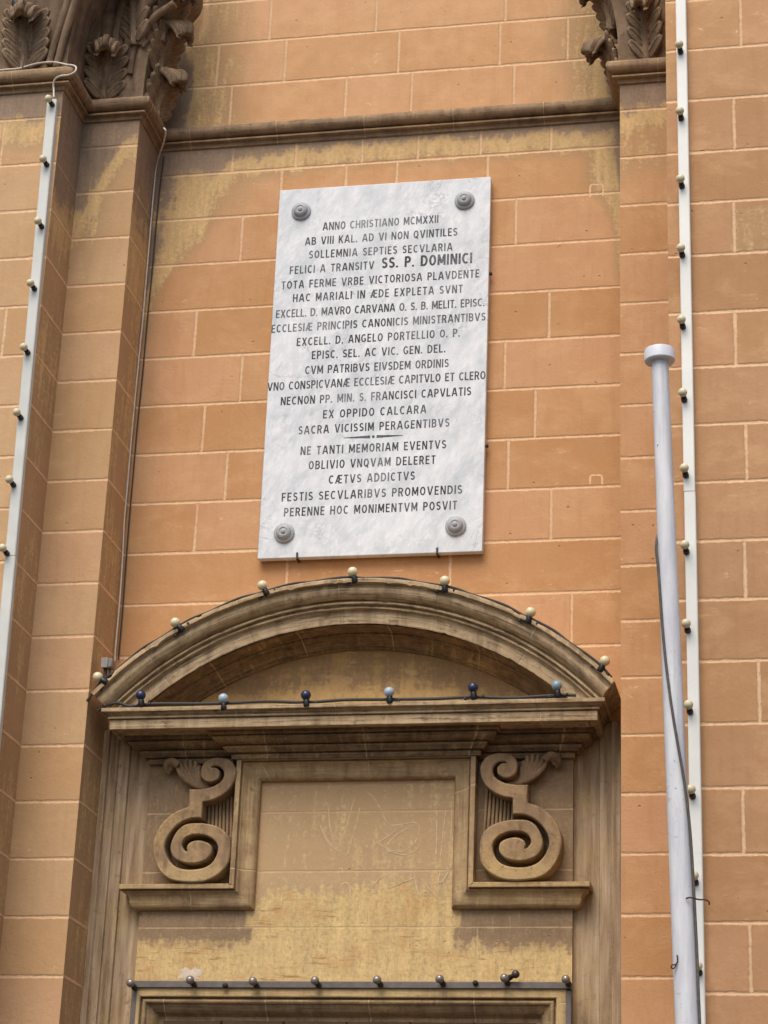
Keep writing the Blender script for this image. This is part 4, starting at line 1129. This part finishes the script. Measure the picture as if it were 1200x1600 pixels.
mb.build('divider_rule', MAT_LETTER, pq, smooth=None)

# ------------------------------------------------------------------ flagpole
YF = -1.75
pt_ = at(1031, 566, YF); pb_ = at(1078, 1600, YF)
dirp = (pb_-pt_); 
base = pt_ + dirp*((0-pt_.z)/dirp.z)
fp = thing('flagpole', 'tall chalky white flagpole with round flat cap standing before the right bay', 'flagpole', tuple(base))
rt = (at(1045, 600, YF).x-at(1018.5, 600, YF).x)/2; rb = (at(1097, 1590, YF).x-at(1059, 1590, YF).x)/2
rbase = rb+(rb-rt)*(pb_.z)/(pt_.z-pb_.z)
mb = MB(); n = 24
bend = lambda t: Vector((-.010*math.sin(math.pi*t), 0, 0))
tube(mb, [base.lerp(pt_, i/n)+bend(i/n) for i in range(n+1)], lambda t: rbase+(rt-rbase)*t, 28)
mb.build('pole', MAT_POLE, fp, smooth=60)
mb = MB(); capr = (at(1054.5, 558, YF).x-at(1006.5, 558, YF).x)/2
axm = (pt_-base).normalized().to_track_quat('Z', 'Y').to_matrix().to_4x4()
lathe(mb, [(rt*.9, -.004), (capr*.93, 0), (capr, .005), (capr, .046), (capr*.96, .053), (capr*.5, .057), (.002, .058)], 40, Matrix.Translation(pt_) @ axm)
mb.build('cap', plain('cap paint', '#D2D2D5', .4, .4, 0, .05, 12), fp, smooth=40)
mb = MB(); lathe(mb, [(rbase+.10, 0), (rbase+.10, .02), (rbase+.03, .03), (rbase+.02, .12), (rbase+.002, .13)], 28, Matrix.Translation(base)); mb.build('base_flange', MAT_RAIL, fp, smooth=40)
# halyard that winds across the front
def front(px, py, extra=.0):
    """on the pole's near surface at this height"""
    q = at(px, py, YF); t = (q.z)/(pt_.z); c_ = base.lerp(pt_, t)+bend(t); r_ = rbase+(rt-rbase)*t+.006
    dx = max(-.98, min(.98, (q.x-c_.x)/r_))
    return Vector((c_.x+dx*r_, c_.y-math.sqrt(1-dx*dx)*r_, q.z))
def back(px, py):
    q = front(px, py); t = q.z/pt_.z; c_ = base.lerp(pt_, t)+bend(t); return Vector((c_.x-.01, c_.y+rbase+(rt-rbase)*t+.01, q.z))
pts = [back(1030, 590), back(1033, 700), back(1038, 790)] + [front(x, y) for x, y in ((1026, 850), (1029, 890), (1032, 930), (1036, 985), (1042, 1045), (1050, 1105), (1059, 1160), (1067, 1205), (1073, 1245), (1078, 1290), (1081, 1330), (1083.5, 1372), (1086, 1420), (1090, 1500), (1094, 1600))]
end = pts[-1]; pts += [end+(base-pt_)*.2, end+(base-pt_)*.38]
cable('halyard_rope', 'dark grey rope winding diagonally across the white flagpole', pts, .0052, plain('weathered grey rope', '#5B5854', .8, .2, 0, .25, 60))['category'] = 'rope'
q = front(1080, 1408); q2 = at(1108, 1410, q.y)
cable('bent_wire', 'short rusty bent wire sticking out right of the flagpole', [front(1073, 1408), q+Vector((0, -.012, .003)), at(1092, 1405.5, q.y), at(1103, 1406, q.y), q2, at(1108, 1414, q.y)], .003, MAT_RUST)['category'] = 'wire'
q = front(1058.5, 1500)
cable('wire_loop', 'tiny rusty wire loop on the left edge of the flagpole', [at(1058, 1492, q.y), at(1058.5, 1502, q.y), at(1055, 1507, q.y), at(1050, 1508, q.y), at(1049, 1512, q.y), at(1053, 1513, q.y), at(1057, 1507, q.y)], .0025, MAT_RUST)['category'] = 'wire'

# verdigris fitting whose foot shows above the outer left leaf
q = at(27, 6, YB-.16)
vf = thing('metal_fitting', 'green verdigris metal fitting above the left carved leaf', 'metal fitting', tuple(q))
mb = MB(); lathe(mb, [(.020, .02), (.024, .03), (.021, .10), (.020, .40)], 16, Matrix.Translation(q)); mb.build('stem', MAT_VERD, vf, smooth=40)
mb = MB(); lathe(mb, [(.010, -.03), (.026, -.02), (.030, 0), (.026, .018)], 16, Matrix.Translation(q)); mb.build('foot', MAT_BLACK, vf, smooth=40)
